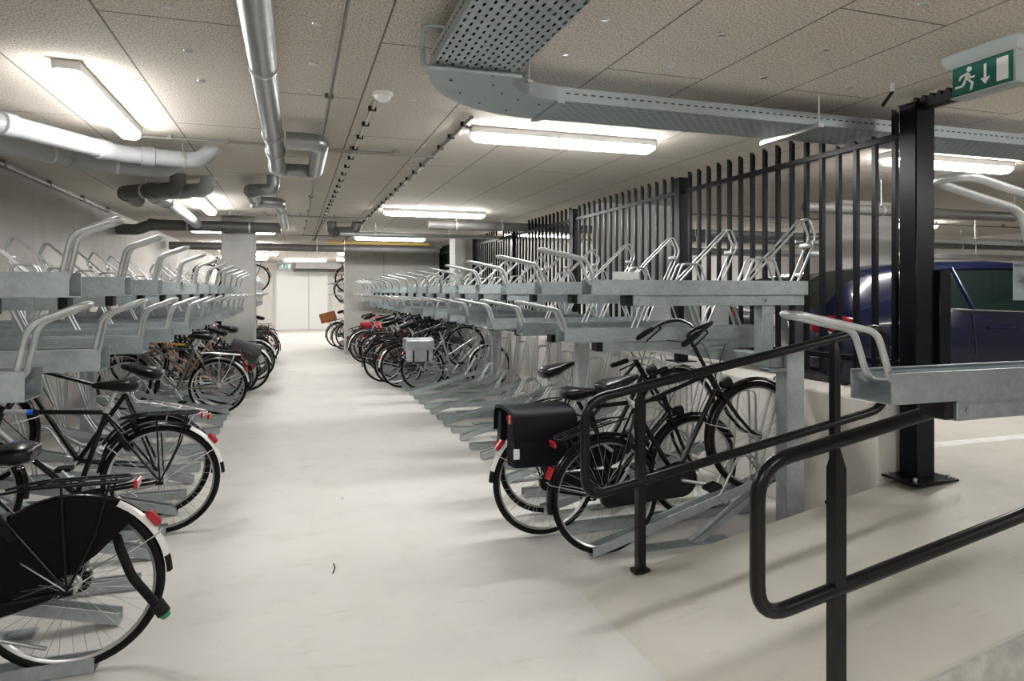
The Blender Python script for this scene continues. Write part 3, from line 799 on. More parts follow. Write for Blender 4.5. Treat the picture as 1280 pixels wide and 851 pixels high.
def frame(side, X0, y0, y1, posts, stubs, label):
    t = thing('rack_frame', label, 'rack frame', (X0, (y0 + y1) / 2, 0), (0, 0, 0 if side > 0 else PI))
    ym = (y0 + y1) / 2
    def ly(y): return (y - ym) * side
    a, c = sorted((ly(y0), ly(y1)))
    obj('beam', MB().box(1.17, a, 1.08, 1.27, c, 1.165, .006), M['galv'], t)
    for y in posts:
        yy = ly(y); b = MB()
        pr = [(1.272, -.05), (1.272, .05), (1.40, .05), (1.40, .044), (1.278, .044), (1.278, -.044), (1.40, -.044), (1.40, -.05)]
        b.loft([[(x, yy + q, z) for x, q in pr] for z in (0, 1.2)])
        p = obj('post', b, M['galv_rail'], t, 30)
        b = MB(); b.box(1.24, yy - .09, 0, 1.44, yy + .09, .010, .002); obj('base_plate', b, M['galv'], p)
        b = MB(); b.prism([(1.272, 1.06), (1.16, 1.06), (1.14, 1.075), (1.14, 1.08), (1.272, 1.08)], yy - .04, yy + .04); obj('bracket', b, M['galv'], p)
    for y in stubs:
        yy = ly(y); b = MB(); b.box(1.175, yy - .04, 1.165, 1.265, yy + .04, 1.466, .006)
        obj('stub_post', b, M['galv'], t)
    return t
XR, XL = 1.6, -.74
ZH, ZL = 1.53, 1.23
def block(side, name, X0, RX, hi, lo, rhi, rlo, posts, key, plates=()):
    ys = sorted(hi + lo)
    for i, y in enumerate(hi): tray(side, y, ZH, i, 'high', name, X0, plate=(i == 0 and key == 'R'))
    for i, y in enumerate(lo): tray(side, y, ZL, i, 'low', name, X0, guard=(key == 'R' and i < 2))
    for i, y in enumerate(rhi): rail(side, y, i, 'tilted', name, RX)
    for i, y in enumerate(rlo): rail(side, y, i, 'level', name, RX)
    frame(side, X0, ys[0] - .12, ys[-1] + .12, posts, hi, f'galvanised steel posts and beam carrying the trays of the {name}')
def seq(a, b, s=.8):
    o = []
    while a < b: o.append(round(a, 3)); a += s
    return o
block(1, 'long right rack', XR, 1.65, seq(3.52, 16.4), seq(3.92, 16.4), seq(3.58, 16.4), seq(3.98, 16.5), [3.42, 6.58, 9.78, 12.98, 16.3], 'R')
block(1, 'short right rack past the ramp', XR, 1.65, [1.05], [1.53], [], [], [1.30], 'RN')
block(1, 'far right rack', XR - .35, 1.3, seq(18.2, 21), seq(18.6, 21), seq(18.3, 21), seq(18.7, 21), [18.1, 20.5], 'RF')
block(-1, 'left rack before the pillar', XL, -.77, seq(2.75, 11.3), seq(2.35, 11.3), seq(2.75, 11.3), seq(3.15, 11.3), [2.15, 4.95, 8.15, 10.95], 'L')
block(-1, 'left rack behind the pillar', XL, -.77, seq(12.8, 18.5), seq(12.4, 18.5), seq(12.8, 18.5), seq(12.4, 18.5), [12.6, 15.6, 18.3], 'LF')

# ------------------------------------------------------------------ bicycles
# local: rear wheel contact point at origin, +x forward, +y to the rider's left, z up
R = .345; WB = 1.09
def arc_pts(c, r, a0, a1, n): return [(c[0] + r * math.cos(a0 + (a1 - a0) * i / n), 0, c[1] + r * math.sin(a0 + (a1 - a0) * i / n)) for i in range(n + 1)]
# wheel meshes centred at the hub
b = MB(); rm, tr_ = R - .019, .019
b.lathe([(rm + tr_ * math.cos(a), tr_ * math.sin(a)) for a in [2 * PI * k / 10 for k in range(11)]], axis='y', n=56)
ME['tyre'] = b.mesh('tyre', M['rubber'], 60)
b = MB(); b.ring([(R - .036, -.011), (R - .030, -.012), (R - .030, .012), (R - .036, .011), (R - .046, .005), (R - .046, -.005)], axis='y', n=56)
ME['rim'] = b.mesh('rim', M['rim'], 40)
def spokes(n, hubr, r=.0011):
    b = MB()
    for k in range(n):
        a = 2 * PI * k / n; s = 1 if k % 2 else -1; d = (1 if (k // 2) % 2 else -1) * 2 * PI * 3 / n * 1.15
        p0 = (hubr * math.cos(a + d), s * .028, hubr * math.sin(a + d)); p1 = ((R - .042) * math.cos(a), s * .003, (R - .042) * math.sin(a))
        b.tube([p0, p1], r, 4, cap=False)
    return b
ME['spokes'] = spokes(36, .03).mesh('spokes', M['spoke'], 180)
ME['spokes_front'] = spokes(36, .02).mesh('spokes', M['spoke'], 180)
ME['hub'] = MB().lathe([(0, -.055), (.007, -.055), (.007, -.036), (.032, -.032), (.032, -.025), (.024, -.022), (.022, .022), (.032, .025), (.032, .032), (.007, .036), (.007, .055), (0, .055)], axis='y', n=18).mesh('hub', M['alu'], 40)
def guard(c, r, a0, a1, n=22, w=.028):
    """thin curved mudguard"""
    secs = []
    for i in range(n + 1):
        a = a0 + (a1 - a0) * i / n; s = []
        for (dr, y) in ((-.012, -w), (-.001, -w * .75), (.006, 0), (-.001, w * .75), (-.012, w), (-.0135, w - .001), (-.003, w * .72), (.004, 0), (-.003, -w * .72), (-.0135, -w + .001)):
            s.append((c[0] + (r + dr) * math.cos(a), y, c[1] + (r + dr) * math.sin(a)))
        secs.append(s)
    return MB().loft(secs)
RA = (0, R); FA = (WB, R)
G = R + .022
D = math.radians
ME['rear_mudguard'] = guard(RA, G, D(12), D(118)).mesh('rear_mudguard', M['black_gloss'], 50)
ME['rear_mudguard_tail'] = guard(RA, G, D(118), D(166)).mesh('mudguard_tail', M['white_paint'], 50)
ME['mudguard_flap'] = guard(RA, G, D(166), D(177), 5).mesh('mudguard_flap', M['rubber'], 50)
ME['front_mudguard'] = guard(FA, G, D(28), D(188)).mesh('front_mudguard', M['black_gloss'], 50)
# frames
BB = Vector((.47, 0, .29)); ST = Vector((.31, 0, .79)); SP = Vector((.275, 0, .885)); HB = Vector((.90, 0, .70)); HT = Vector((.855, 0, .85))
def frame_mb(kind):
    b = MB()
    b.tube([BB, ST + (ST - BB).normalized() * .03], .0155, 12)
    b.tube([HB - (HT - HB).normalized() * .01, HT + (HT - HB).normalized() * .01], .019, 14)
    hd = (HT - HB)
    if kind == 'gents':
        b.tube([ST, HT - hd * .18], .0145, 12); b.tube([HB + hd * .15, BB], .0165, 12)
    elif kind == 'double':     # low mixte with two parallel down tubes
        b.tube([HB + hd * .12, BB + Vector((.02, 0, .02))], .0165, 12)
        b.tube([HT - hd * .2, BB.lerp(ST, .48)], .013, 12)
    else:                      # swan-neck step-through
        b.tube(fillet([HB + hd * .3, (.70, 0, .40), BB + Vector((0, 0, .0))], .25, 8), .0185, 12)
        b.tube(fillet([HT - hd * .05, (.70, 0, .50), BB.lerp(ST, .30)], .25, 8), .013, 12)
    b.cyl(BB + Vector((0, -.036, 0)), BB + Vector((0, .036, 0)), .022, 16)
    for s in (-1, 1):
        b.tube([BB + Vector((0, s * .025, 0)), (.30, s * .040, R - .035), (0, s * .058, R)], .009, 8)
        b.tube([ST + Vector((0, s * .018, -.02)), (.20, s * .045, .62), (0, s * .058, R)], .0075, 8)
        b.box(-.02, s * .058 - .004, R - .02, .025, s * .058 + .004, R + .02, .002)
    return b
for k in ('gents', 'double', 'swan'): ME['frame_' + k] = frame_mb(k).mesh('frame', M['black_gloss'], 50)
b = MB(); crown = HB - (HT - HB).normalized() * .02
for s in (-1, 1): b.tube([crown + Vector((0, s * .035, 0)), (.965, s * .05, .52), (1.03, s * .055, .40), (WB, s * .055, R)], [.013, .012, .010, .008], 10)
b.tube([crown + Vector((0, -.045, 0)), crown + Vector((0, .045, 0))], .014, 10)
ME['fork'] = b.mesh('fork', M['black_gloss'], 50)
# handlebars
QS = HT + (HT - HB).normalized() * .17
def bars(kind):
    QS = HT + (HT - HB).normalized() * (.17 if kind != 'tall' else .27)
    b = MB(); b.tube(fillet([HT, QS, QS + Vector((.06, 0, .01))], .03, 4), .012, 12)
    c = QS + Vector((.06, 0, .01)); hw = .255
    if kind in ('dutch', 'tall'):
        half = [(c.x, 0, c.z), (c.x + .03, .07, c.z + .02), (c.x + .02, .19, c.z + .055), (c.x - .08, hw, c.z + .05), (c.x - .26, hw + .015, c.z + .0)]
    else:
        half = [(c.x, 0, c.z), (c.x + .005, .10, c.z + .01), (c.x - .03, .22, c.z + .035), (c.x - .15, hw + .02, c.z + .03)]
    path = [(x, -y, z) for x, y, z in reversed(half[1:])] + half
    b.tube(fillet(path, .06, 5), .011, 10)
    g = []
    for s in (-1, 1):
        p1 = Vector(half[-1]); p0 = Vector(half[-2]); d = (p1 - p0).normalized(); p0 = p1 - d * .125
        q = MB(); P0 = Vector((p0.x, s * p0.y, p0.z)); P1 = Vector((p1.x, s * p1.y, p1.z)); dd = (P1 - P0).normalized()
        q.tube([P0, P0 + dd * .01, P1 - dd * .01, P1 + dd * .008], [.015, .0175, .0175, .012], 12)
        g.append(q)
        # brake lever
        l = MB(); l.tube([P0 - dd * .05, P0 - dd * .03 + Vector((.03, 0, -.025)), P0 + dd * .09 + Vector((.025, 0, -.045))], [.008, .007, .006], 8); g.append(l)
    return b, g, c
for k in ('dutch', 'tall', 'city'):
    b, g, hc_ = bars(k)
    ME['bar_' + k] = b.mesh('handlebar', M['alu'], 50); ME['bar_c_' + k] = hc_
    ME['grips_' + k] = [x.mesh('grip' if i % 2 == 0 else 'brake_lever', M['rubber'] if i % 2 == 0 else M['cap'], 50) for i, x in enumerate(g)]
# saddle, loft from tail to nose
secs = []
for (x, wd, zt, zb) in ((-.125, .05, .005, -.03), (-.115, .088, .02, -.045), (-.07, .102, .030, -.058), (-.01, .085, .022, -.055), (.05, .045, .016, -.045), (.10, .027, .012, -.035), (.135, .020, .004, -.028), (.145, .010, -.004, -.02)):
    secs.append([(x, wd * math.cos(a), (zt if math.sin(a) > 0 else -zb) * (abs(math.sin(a)) ** .7) * (1 if math.sin(a) > 0 else -1)) for a in [2 * PI * k / 16 for k in range(16)]])
ME['saddle'] = MB().loft(secs).mesh('saddle', M['saddle'], 70)
b = MB()
for s in (-1, 1): b.tube(fillet([(-.09, s * .035, -.03), (-.03, s * .022, -.07), (.08, s * .015, -.03)], .03, 4), .0035, 6)
for s in (-1, 1):
    pts = [(-.085 + .010 * math.cos(t), s * .055 + .010 * math.sin(t), -.03 - .035 * t / (8 * PI)) for t in [k * PI / 4 for k in range(33)]]
    b.tube(pts, .0025, 5)
ME['saddle_springs'] = b.mesh('saddle_springs', M['chrome'], 60)
b = MB(); b.tube([ST, SP + Vector((-.012, 0, .035))], .0125, 12); b.cyl(ST + Vector((.004, 0, -.0)), ST + Vector((-.006, 0, .03)), .02, 12)
ME['seatpost'] = b.mesh('seat_post', M['alu'], 50)
# luggage carrier
b = MB(); zc = .765
b.tube(fillet([(.24, -.03, zc - .02), (.12, -.06, zc), (-.20, -.065, zc), (-.225, 0, zc), (-.20, .065, zc), (.12, .06, zc), (.24, .03, zc - .02)], .04, 4), .0055, 8)
for y in (-.025, .025): b.tube([(.14, y, zc), (-.22, y, zc)], .004, 6)
for x in (.08, -.04, -.14): b.tube([(x, -.062, zc), (x, .062, zc)], .004, 6)
for s in (-1, 1):
    b.tube([(-.15, s * .065, zc), (-.10, s * .068, .56), (0, s * .066, R)], .005, 8); b.tube([(.02, s * .062, zc), (.01, s * .068, .56), (0, s * .066, R)], .005, 8)
ME['carrier'] = b.mesh('luggage_carrier', M['cap'], 50)
# chain case (right side = -y), chainring, cranks, pedals
def capsule(x0, z0, r0, x1, z1, r1, n=10):
    a = math.atan2(z1 - z0, x1 - x0); p = []
    for i in range(n + 1): t = a + PI / 2 + PI * i / n; p.append((x0 + r0 * math.cos(t), z0 + r0 * math.sin(t)))
    for i in range(n + 1): t = a - PI / 2 + PI * i / n; p.append((x1 + r1 * math.cos(t), z1 + r1 * math.sin(t)))
    return p
b = MB(); pl = capsule(-.01, R, .05, BB.x, BB.z, .105)
b.prism(pl, -.075, -.042)
ME['chain_case'] = b.mesh('chain_case', M['black_gloss'], 40)
b = MB(); b.ring([(.088, -.052), (.096, -.052), (.096, -.048), (.088, -.048)], (BB.x, 0, BB.z), n=32)
for k in range(5):
    a = k * 2 * PI / 5; b.tube([(BB.x, -.05, BB.z), (BB.x + .09 * math.cos(a), -.05, BB.z + .09 * math.sin(a))], .006, 6)
b.tube([(BB.x, -.05, BB.z + .093), (0, -.05, R + .036)], .004, 6); b.tube([(BB.x, -.05, BB.z - .093), (0, -.05, R - .036)], .004, 6)
b.lathe([(.0, -.052), (.036, -.052), (.036, -.047), (0, -.047)], (0, 0, R), n=20)
ME['chainring'] = b.mesh('chain_drive', M['alu'], 40)
def crank(ang):
    b = MB(); out = []; b.cyl((BB.x, -.065, BB.z), (BB.x, .065, BB.z), .010, 10)
    for s, a in ((-1, ang), (1, ang + PI)):
        e = Vector((BB.x + .17 * math.cos(a), s * .092, BB.z + .17 * math.sin(a)))
        b.tube([(BB.x, s * .06, BB.z), (BB.x, s * .086, BB.z), (BB.x + .02 * math.cos(a), s * .09, BB.z + .02 * math.sin(a)), e], [.012, .012, .011, .009], 8)
        p = MB(); p.box(e.x - .045, e.y + s * .05 - .045, e.z - .013, e.x + .045, e.y + s * .05 + .045, e.z + .013, .004); p.cyl((e.x, e.y, e.z), (e.x, e.y + s * .1, e.z), .006, 8); out.append(p)
    return b, out
for i, a in enumerate((-.5, .9, 2.2)):
    b, o2 = crank(a); ME['crank%d' % i] = b.mesh('crank', M['alu'], 50); ME['pedals%d' % i] = [x.mesh('pedal', M['cap'], 40) for x in o2]
ME['kickstand'] = MB().tube([(.30, .06, .31), (.22, .09, .20), (.05, .13, .16)], .008, 8).mesh('kickstand', M['alu'], 50)
b = MB(); c = D(141); px, pz = RA[0] + (G + .006) * math.cos(c), RA[1] + (G + .006) * math.sin(c)
Mx = Matrix.Translation((px, 0, pz)) @ Matrix.Rotation(-(c - PI), 4, 'Y')
ME['tail_light'] = MB().box(-.028, -.020, -.036, .0, .020, .036, .006, Mx).mesh('tail_light', M['red'], 30)
ME['carrier_reflector'] = MB().box(-.246, -.040, zc - .040, -.23, .040, zc - .003, .004).mesh('carrier_reflector', M['red'], 30)
b = MB(); hl = HB + Vector((.075, 0, .03)); b.lathe([(0, -.05), (.022, -.045), (.035, -.01), (.037, .02), (.030, .024), (0, .026)], axis='x', n=16); b.xform(Matrix.Translation(hl))
b.tube([HB + Vector((.0, 0, .0)), hl + Vector((-.03, 0, -.03))], .006, 6)
ME['headlight'] = b.mesh('headlight', M['cap'], 40)
b = MB(); b.ring([(.052, -.014), (.066, -.014), (.066, .014), (.052, .014)], axis='x', n=22); b.xform(Matrix.Translation((.205, 0, .60)) @ Matrix.Rotation(.55, 4, 'Y'))
ME['ring_lock'] = b.mesh('ring_lock', M['cap'], 40)
# brake cables
b = MB(); b.tube([ (hc_.x - .10, .24, hc_.z + .03), (hc_.x + .08, .12, hc_.z - .04), (hc_.x + .05, .02, hc_.z - .16), (.92, .02, .66)], .0028, 6)
b.tube([(hc_.x - .10, -.24, hc_.z + .03), (hc_.x + .09, -.10, hc_.z - .03), (hc_.x + .02, -.03, hc_.z - .22), (.70, -.02, .60)], .0028, 6)
ME['cables'] = b.mesh('brake_cable', M['cap'], 60)
# skirt guard
b = MB()
for s in (-1, 1):
    pl = [(RA[0] + (G - .005) * math.cos(D(a)), RA[1] + (G - .005) * math.sin(D(a))) for a in range(24, 133, 6)] + [(-.10, R + .13), (.0, R + .06), (.30, R - .02)]
    b.prism(pl, s * .047 - .0015, s * .047 + .0015)
ME['skirt_guard'] = b.mesh('skirt_guard', M['matt_black'], 30)
for q, (cx_, an) in enumerate(((0, 150), (0, 38), (WB, 150))):
    g2 = G + .009
    e = (cx_ + g2 * math.cos(D(an)), R + g2 * math.sin(D(an)))
    ME['stay%d' % q] = MB().tube([(cx_, -.064, R), (e[0], -.032, e[1]), (e[0] , 0, e[1] + .003), (e[0], .032, e[1]), (cx_, .064, R)], .0028, 6).mesh('mudguard_stay', M['alu'], 60)
b = MB(); b.box(.40, -.13, .42, .404, -.06, .50); ME['tag'] = MB().box(.60, -.10, .33, .604, -.03, .40).mesh('paper_tag', M['white_plate'], 30)
b = MB()
for z_, x_ in ((.375, 0), (.355, .01)): b.box(.5985, -.088 + x_, z_ - .006, .5995, -.042 - x_, z_ + .006)
ME['tag_print'] = b.mesh('tag_print', M['red'], 30)

def bike(label, y, side, s0, pitch=0.0, zoff=.008, kind='gents', paint='black', bar='dutch', guard_tail=False, skirt=False, carrier='cap', case=True, crank_i=0, yaw=0.0, RX=None, z0=0.0,
         saddle=0.0, light=True, lean=0.0, paper=False, name='bicycle', group=None, full=True, steer=0.0):
    RXx = RX if RX is not None else (1.65 if side > 0 else -.77)
    x = RXx + side * s0
    t = thing(name, label, 'bicycle', (x, y, z0 + zoff), (lean, -pitch, (0 if side > 0 else PI) + yaw), group)
    t.rotation_mode = 'XYZ'
    pm = BP[paint]
    link('frame', ME['frame_' + kind], t, pm)
    for nm, c, sp in (('rear_wheel', RA, 'spokes'), ('front_wheel', FA, 'spokes_front')):
        wv = bpy.data.objects.new(nm, ME['tyre']); C.objects.link(wv); wv.parent = t; wv.location = (c[0], 0, c[1])
        wv.rotation_euler = (0, random.uniform(0, 6), 0)
        link('rim', ME['rim'], wv); link('spokes', ME[sp], wv); link('hub', ME['hub'], wv)
    link('fork', ME['fork'], t, pm)
    h = link('handlebar', ME['bar_' + bar], t, M['black_gloss'] if bar == 'tall' else None)
    gm = ME['grips_' + bar]
    for i, q in enumerate(gm): link('grip' if i % 2 == 0 else 'brake_lever', q, h)
    link('seat_post', ME['seatpost'], t)
    if True:
        sd = link('saddle', ME['saddle'], t, loc=SP + Vector((-.03, 0, .085 + saddle))); link('saddle_springs', ME['saddle_springs'], sd)
    mg = link('rear_mudguard', ME['rear_mudguard'], t, BP['black'] if paint not in ('silver', 'bronze', 'white') else pm)
    tl = link('mudguard_tail', ME['rear_mudguard_tail'], mg, M['white_paint'] if guard_tail else BP['black'])
    if guard_tail: tl['label'] = 'white tail end of the mudguard'
    link('mudguard_flap', ME['mudguard_flap'], mg)
    if light: q = link('tail_light', ME['tail_light'], t); q['label'] = 'red tail light'
    link('front_mudguard', ME['front_mudguard'], t, BP['black'] if paint not in ('silver', 'bronze', 'white', 'pink') else pm)
    for q in range(3): link('mudguard_stay', ME['stay%d' % q], t)
    if carrier:
        c = link('luggage_carrier', ME['carrier'], t, M[carrier])
        if light: q = link('carrier_reflector', ME['carrier_reflector'], c); q['label'] = 'red carrier reflector'
    if case: link('chain_case', ME['chain_case'], t)
    else: link('chain_drive', ME['chainring'], t)
    cr = link('crank', ME['crank%d' % crank_i], t)
    for q in ME['pedals%d' % crank_i]: link('pedal', q, cr)
    if full: link('headlight', ME['headlight'], t); link('brake_cable', ME['cables'], t); link('kickstand', ME['kickstand'], t); link('ring_lock', ME['ring_lock'], t)
    if skirt: link('skirt_guard', ME['skirt_guard'], t)
    if paper:
        p = link('paper_tag', ME['tag'], t); p['label'] = 'white card tag with red print'; link('tag_print', ME['tag_print'], p)
    return t
PT = math.atan(SL)
# pannier bags hang on the carriers but are things of their own
def panniers(host, label, m, wrap=True, strap=None, refl=False, one=None, big=1.0):
    t = thing('pannier_bag', label, 'pannier', host.location, host.rotation_euler)
    x0, x1 = -.27 * big + .0, .13
    top = .80; bot = .46; wd = .075
    for s in ((-1, 1) if one is None else (one,)):
        b = MB(); y0, y1 = s * .07, s * (.07 + .11)
        secs = []
        for (u, ins, dp) in ((0, .03, .25), (.06, .0, .8), (.3, -.006, 1), (.85, -.002, 1), (1, .0, .9)):
            zz = bot + (top - bot - .02) * u; ya, yb = y0, y0 + (y1 - y0) * dp
            secs.append([(x0 + ins, ya, zz), (x1 - ins, ya, zz), (x1 - ins - .012, yb, zz), (x1 - ins - .03, yb + s * .006, zz), (x0 + ins + .03, yb + s * .006, zz), (x0 + ins + .012, yb, zz)])
        b.loft(secs); obj('side_bag', b, m, t, 50)
    # flap over the top
    b = MB(); sec = []
    ys = [(-.200, .65), (-.198, .70), (-.196, .77), (-.17, .81), (-.07, .825), (0, .828), (.07, .825), (.17, .81), (.196, .77), (.198, .70), (.200, .65)]
    if one is not None: ys = [(y, z) for y, z in ys if y * one >= -.08]
    o_ = [(y * .975, z - .006) for y, z in reversed(ys)]
    rows = []
    for i, x in enumerate((x0 - .012, x0 - .006, x0 + .10, x1 - .10, x1 + .004, x1 + .010)):
        dz = -.012 if i in (0, 5) else .004 * math.sin(i * 2)
        rows.append([(x, y, z + dz) for y, z in ys + o_])
    b.loft(rows); f = obj('flap', b, m, t, 50)
    if strap:
        b = MB()
        for s in ((-1, 1) if one is None else (one,)):
            for x in (x0 + .09, x1 - .09): b.box(x - .012, s * .207 - .004, .47, x + .012, s * .207 + .004, .64)
        obj('strap', b, strap, t)
    if refl:
        b = MB(); s = -1; b.box(x0 - .018, s * .155 - .022, .745, x0 - .004, s * .155 + .022, .80, .003)
        q = obj('reflector', b, M['red'], t); q['label'] = 'red reflector patch'
        b = MB(); b.box(x0 + .0, s * .183 - .012, .54, x0 + .034, s * .183 + .003, .60)
        q = obj('reflective_patch', b, M['white_plate'], t); q['label'] = 'pale reflective patch'
    return t

# --- left side
bA = bike('black Dutch bicycle nearest the camera at lower left, skirt guard and white mudguard tail', 3.15, -1, .09, kind='double', guard_tail=True, skirt=True, carrier='cap', bar='tall', saddle=-.06)
bB = bike('black diamond-frame bicycle with blue tape on its tubes, second from the camera at left', 4.75, -1, .03, kind='gents', guard_tail=True, case=False, crank_i=1, bar='city')
b = MB()
for p, q, s0_, s1_, rr in ((HB + (HT - HB) * .15, BB, .20, .27, .0185), (ST, HT - (HT - HB) * .18, .70, .76, .0165)):
    d = q - p; b.tube([p + d * s0_, p + d * s1_], rr, 14)
q = obj('blue_tape', b, M['blue_tape'], bB); q['label'] = 'bands of blue tape'
b = MB()
for p, q, s0_, s1_, rr in ((HB + (HT - HB) * .15, BB, .03, .20, .018), (ST, HT - (HT - HB) * .18, .76, .97, .016)):
    d = q - p; b.tube([p + d * s0_, p + d * s1_], rr, 14)
q = obj('bare_tube_wrap', b, M['alu'], bB); q['label'] = 'bare silver tube ends'
bC = bike('dark bicycle with a white luggage carrier tucked behind the blue-taped one', 5.15, -1, .22, PT, .018, 'gents', 'black', carrier='alu', case=False, crank_i=2)
# bar lock with green end hung in the spokes of the nearest bicycle
t = thing('bar_lock', 'black bar lock with a green end stuck through the nearest left wheel', 'bike lock', (-.66, 3.07, .42))
P = [(-.03, .05, .12), (-.01, -.005, .10), (.04, -.03, -.02), (.135, -.035, -.15)]
obj('lock_bar', MB().tube(fillet(P, .03, 3), .018, 10), M['rubber'], t)
obj('lock_head', MB().cyl((.13, -.035, -.135), (.158, -.036, -.18), .028, 14), M['cap'], t)
q = obj('lock_end', MB().cyl((.155, -.036, -.176), (.168, -.036, -.196), .025, 14, .018), M['green'], t); q['label'] = 'green end cap'

bD = bike('bronze-grey step-through bicycle with white mudguard tail, first after the empty left rails', 9.15, -1, .17, PT * .4, .01, 'double', 'bronze', guard_tail=True, carrier='alu', case=False, crank_i=1)
bike('dark grey bicycle standing just behind the bronze-grey one', 9.55, -1, .14, 0, .008, 'gents', 'dark_grey', case=False, crank_i=2)
bike('copper swan-neck bicycle third behind the empty left rails', 9.95, -1, .22, PT, .018, 'swan', 'copper', crank_i=0)
bY = bike('dark bicycle with a yellow top tube, fourth behind the empty left rails', 10.35, -1, .26, 0, .008, 'gents', 'dark_grey', crank_i=1, case=False)
b = MB(); d = (HT - (HT - HB) * .18) - ST; b.tube([ST + d * .2, ST + d * .95], .0165, 12)
q = obj('tube_wrap', b, BP['yellow'], bY); q['label'] = 'yellow wrap on the top tube'
bE = bike('black bicycle carrying a dark grey pannier beside the left pillar', 10.75, -1, .16, PT, .018, 'swan', 'black', carrier='alu', crank_i=2, light=False)
panniers(bE, 'dark grey pannier on the black bicycle beside the left pillar', M['grey_cloth'])
bike('black bicycle with a white mudguard tail right before the left pillar', 11.15, -1, -.08, 0, .008, 'double', 'black', guard_tail=True, crank_i=0, light=False)
lf = [(12.4, 'white', 'double', 'white step-through bicycle first behind the left pillar', True, -.12), (12.8, 'black', 'swan', 'black bicycle second behind the left pillar', False, .05),
      (13.2, 'dark_grey', 'gents', 'dark grey bicycle third behind the left pillar', False, 0), (13.6, 'pink', 'swan', 'pale pink bicycle behind the left pillar', True, .02),
      (14.0, 'black', 'double', 'black bicycle just behind the pale pink one at far left', True, -.06), (14.8, 'purple', 'swan', 'purple bicycle at far left', False, .0),
      (15.2, 'black', 'gents', 'black bicycle just behind the purple one at far left', False, -.05), (16.0, 'blue', 'double', 'dark blue bicycle near the end of the far left row', False, .03),
      (16.4, 'dark_grey', 'gents', 'dark grey bicycle next to last in the far left row', True, -.08), (17.2, 'black', 'swan', 'black bicycle last in the far left row', False, -.05)]
for y, c, k, lb, wt, s in lf:
    hi = abs(((y - 12.8) / .8) - round((y - 12.8) / .8)) < .01
    bike(lb, y, -1, s, PT if hi else 0, .018 if hi else .008, k, c, guard_tail=wt, crank_i=int(y * 7) % 3, light=wt and y > 13.5)
bike('bicycle parked up on a high tray at the far left', 17.6, -1, .16, 0, .005, 'gents', 'dark_grey', RX=XL, z0=ZH)
# --- right side
bR1 = bike('black bicycle on the tilted rail nearest the ramp handrail', 3.58, 1, .19, PT, .018, 'gents', 'black', bar='tall', crank_i=0, paper=True)
bR2 = bike('black bicycle with navy panniers and white mudguard tail beside the ramp', 3.98, 1, -.13, 0, .008, 'gents', 'black', bar='dutch', guard_tail=True, crank_i=1, carrier='cap', saddle=-.07)
panniers(bR2, 'pair of navy canvas panniers with a red reflector over the wheel near the ramp', M['navy'], refl=True)
bR3 = bike('black bicycle third from the ramp, behind the navy panniers', 4.38, 1, .12, PT, .018, 'double', 'black', crank_i=2, bar='city')
bR4 = bike('silver step-through bicycle with silver panniers after the empty right rails', 10.38, 1, .27, 0, .008, 'double', 'silver', crank_i=1, case=False)
panniers(bR4, 'silver tarpaulin panniers with black straps on the silver bicycle', M['silver_cloth'], strap=M['cap'])
cols = ['dark_grey', 'black', 'black', 'green', 'black', 'purple', 'dark_grey', 'black', 'blue', 'black', 'white', 'red', 'black', 'red']
kinds = ['gents', 'double', 'swan']
cname = {'dark_grey': 'dark grey', 'black': 'black', 'green': 'dark green', 'purple': 'purple', 'blue': 'dark blue', 'white': 'white', 'red': 'red'}
hosts = []
for i in range(14):
    y = 10.78 + .4 * i; hi = abs((y - 3.58) / .8 - round((y - 3.64) / .8)) < .02
    q = bike(f'{cname[cols[i]]} bicycle, {ORD[i]} behind the silver one in the right row', y, 1, random.uniform(-.08, .16) - (.05 if i in (2, 5) else 0), PT if hi else 0, .018 if hi else .008,
             kinds[(i * 2 + i // 4) % 3], cols[i], guard_tail=(i in (0, 3, 7, 10)), light=(i % 3 == 0), case=(i % 3 != 0), crank_i=i % 3, bar='dutch' if i % 2 else 'city')
    hosts.append(q)
panniers(hosts[13], 'red tarpaulin panniers on the last bicycle before the stub wall', M['red_cloth'])
# pink red saddle covers
t = MB(); t.loft([[(p[0] * 1.06, p[1] * 1.06, p[2] * 1.12) for p in s] for s in secs])
q = obj('saddle_cover', t, M['red_cloth'], None, 70); q.location = (hosts[11].matrix_basis @ (SP + Vector((-.03, 0, .086)))); q.rotation_euler = hosts[11].rotation_euler
tag(q, 'red saddle cover on a bicycle near the end of the right row', 'saddle cover')
# behind the stub wall
f1 = bike('black bicycle first behind the stub wall', 18.3, 1, .08, PT, .018, 'gents', 'black', RX=1.3, light=False)
f2 = bike('dark grey bicycle second behind the stub wall', 18.7, 1, .12, 0, .008, 'double', 'dark_grey', RX=1.3, light=False)
f3 = bike('black bicycle with a brown crate behind the stub wall', 19.1, 1, -.02, PT, .018, 'swan', 'black', RX=1.3, light=False)
b = MB(); t = thing('bike_crate', 'brown orange crate on the carrier of a bicycle behind the stub wall', 'crate', f3.location, f3.rotation_euler)
b.box(-.36, -.17, .775, .06, .17, .79); 
for (a0, b0, a1, b1) in ((-.36, -.17, .06, -.155), (-.36, .155, .06, .17), (-.36, -.17, -.345, .17), (.045, -.17, .06, .17)): b.box(a0, b0, .775, a1, b1, 1.03)
obj('crate_body', b, M['orange_crate'], t)
b = MB(); b.box(-.365, -.06, .95, -.34, .06, .99); obj('hand_slot', b, M['cap'], t)
bike('bicycle parked up on a high tray behind the stub wall', 18.2, 1, .12, 0, .005, 'gents', 'black', RX=XR - .35, z0=ZH)
bike('bicycle parked on a low tray behind the stub wall', 18.6, 1, .12, 0, .005, 'gents', 'black', RX=XR - .35, z0=ZL)
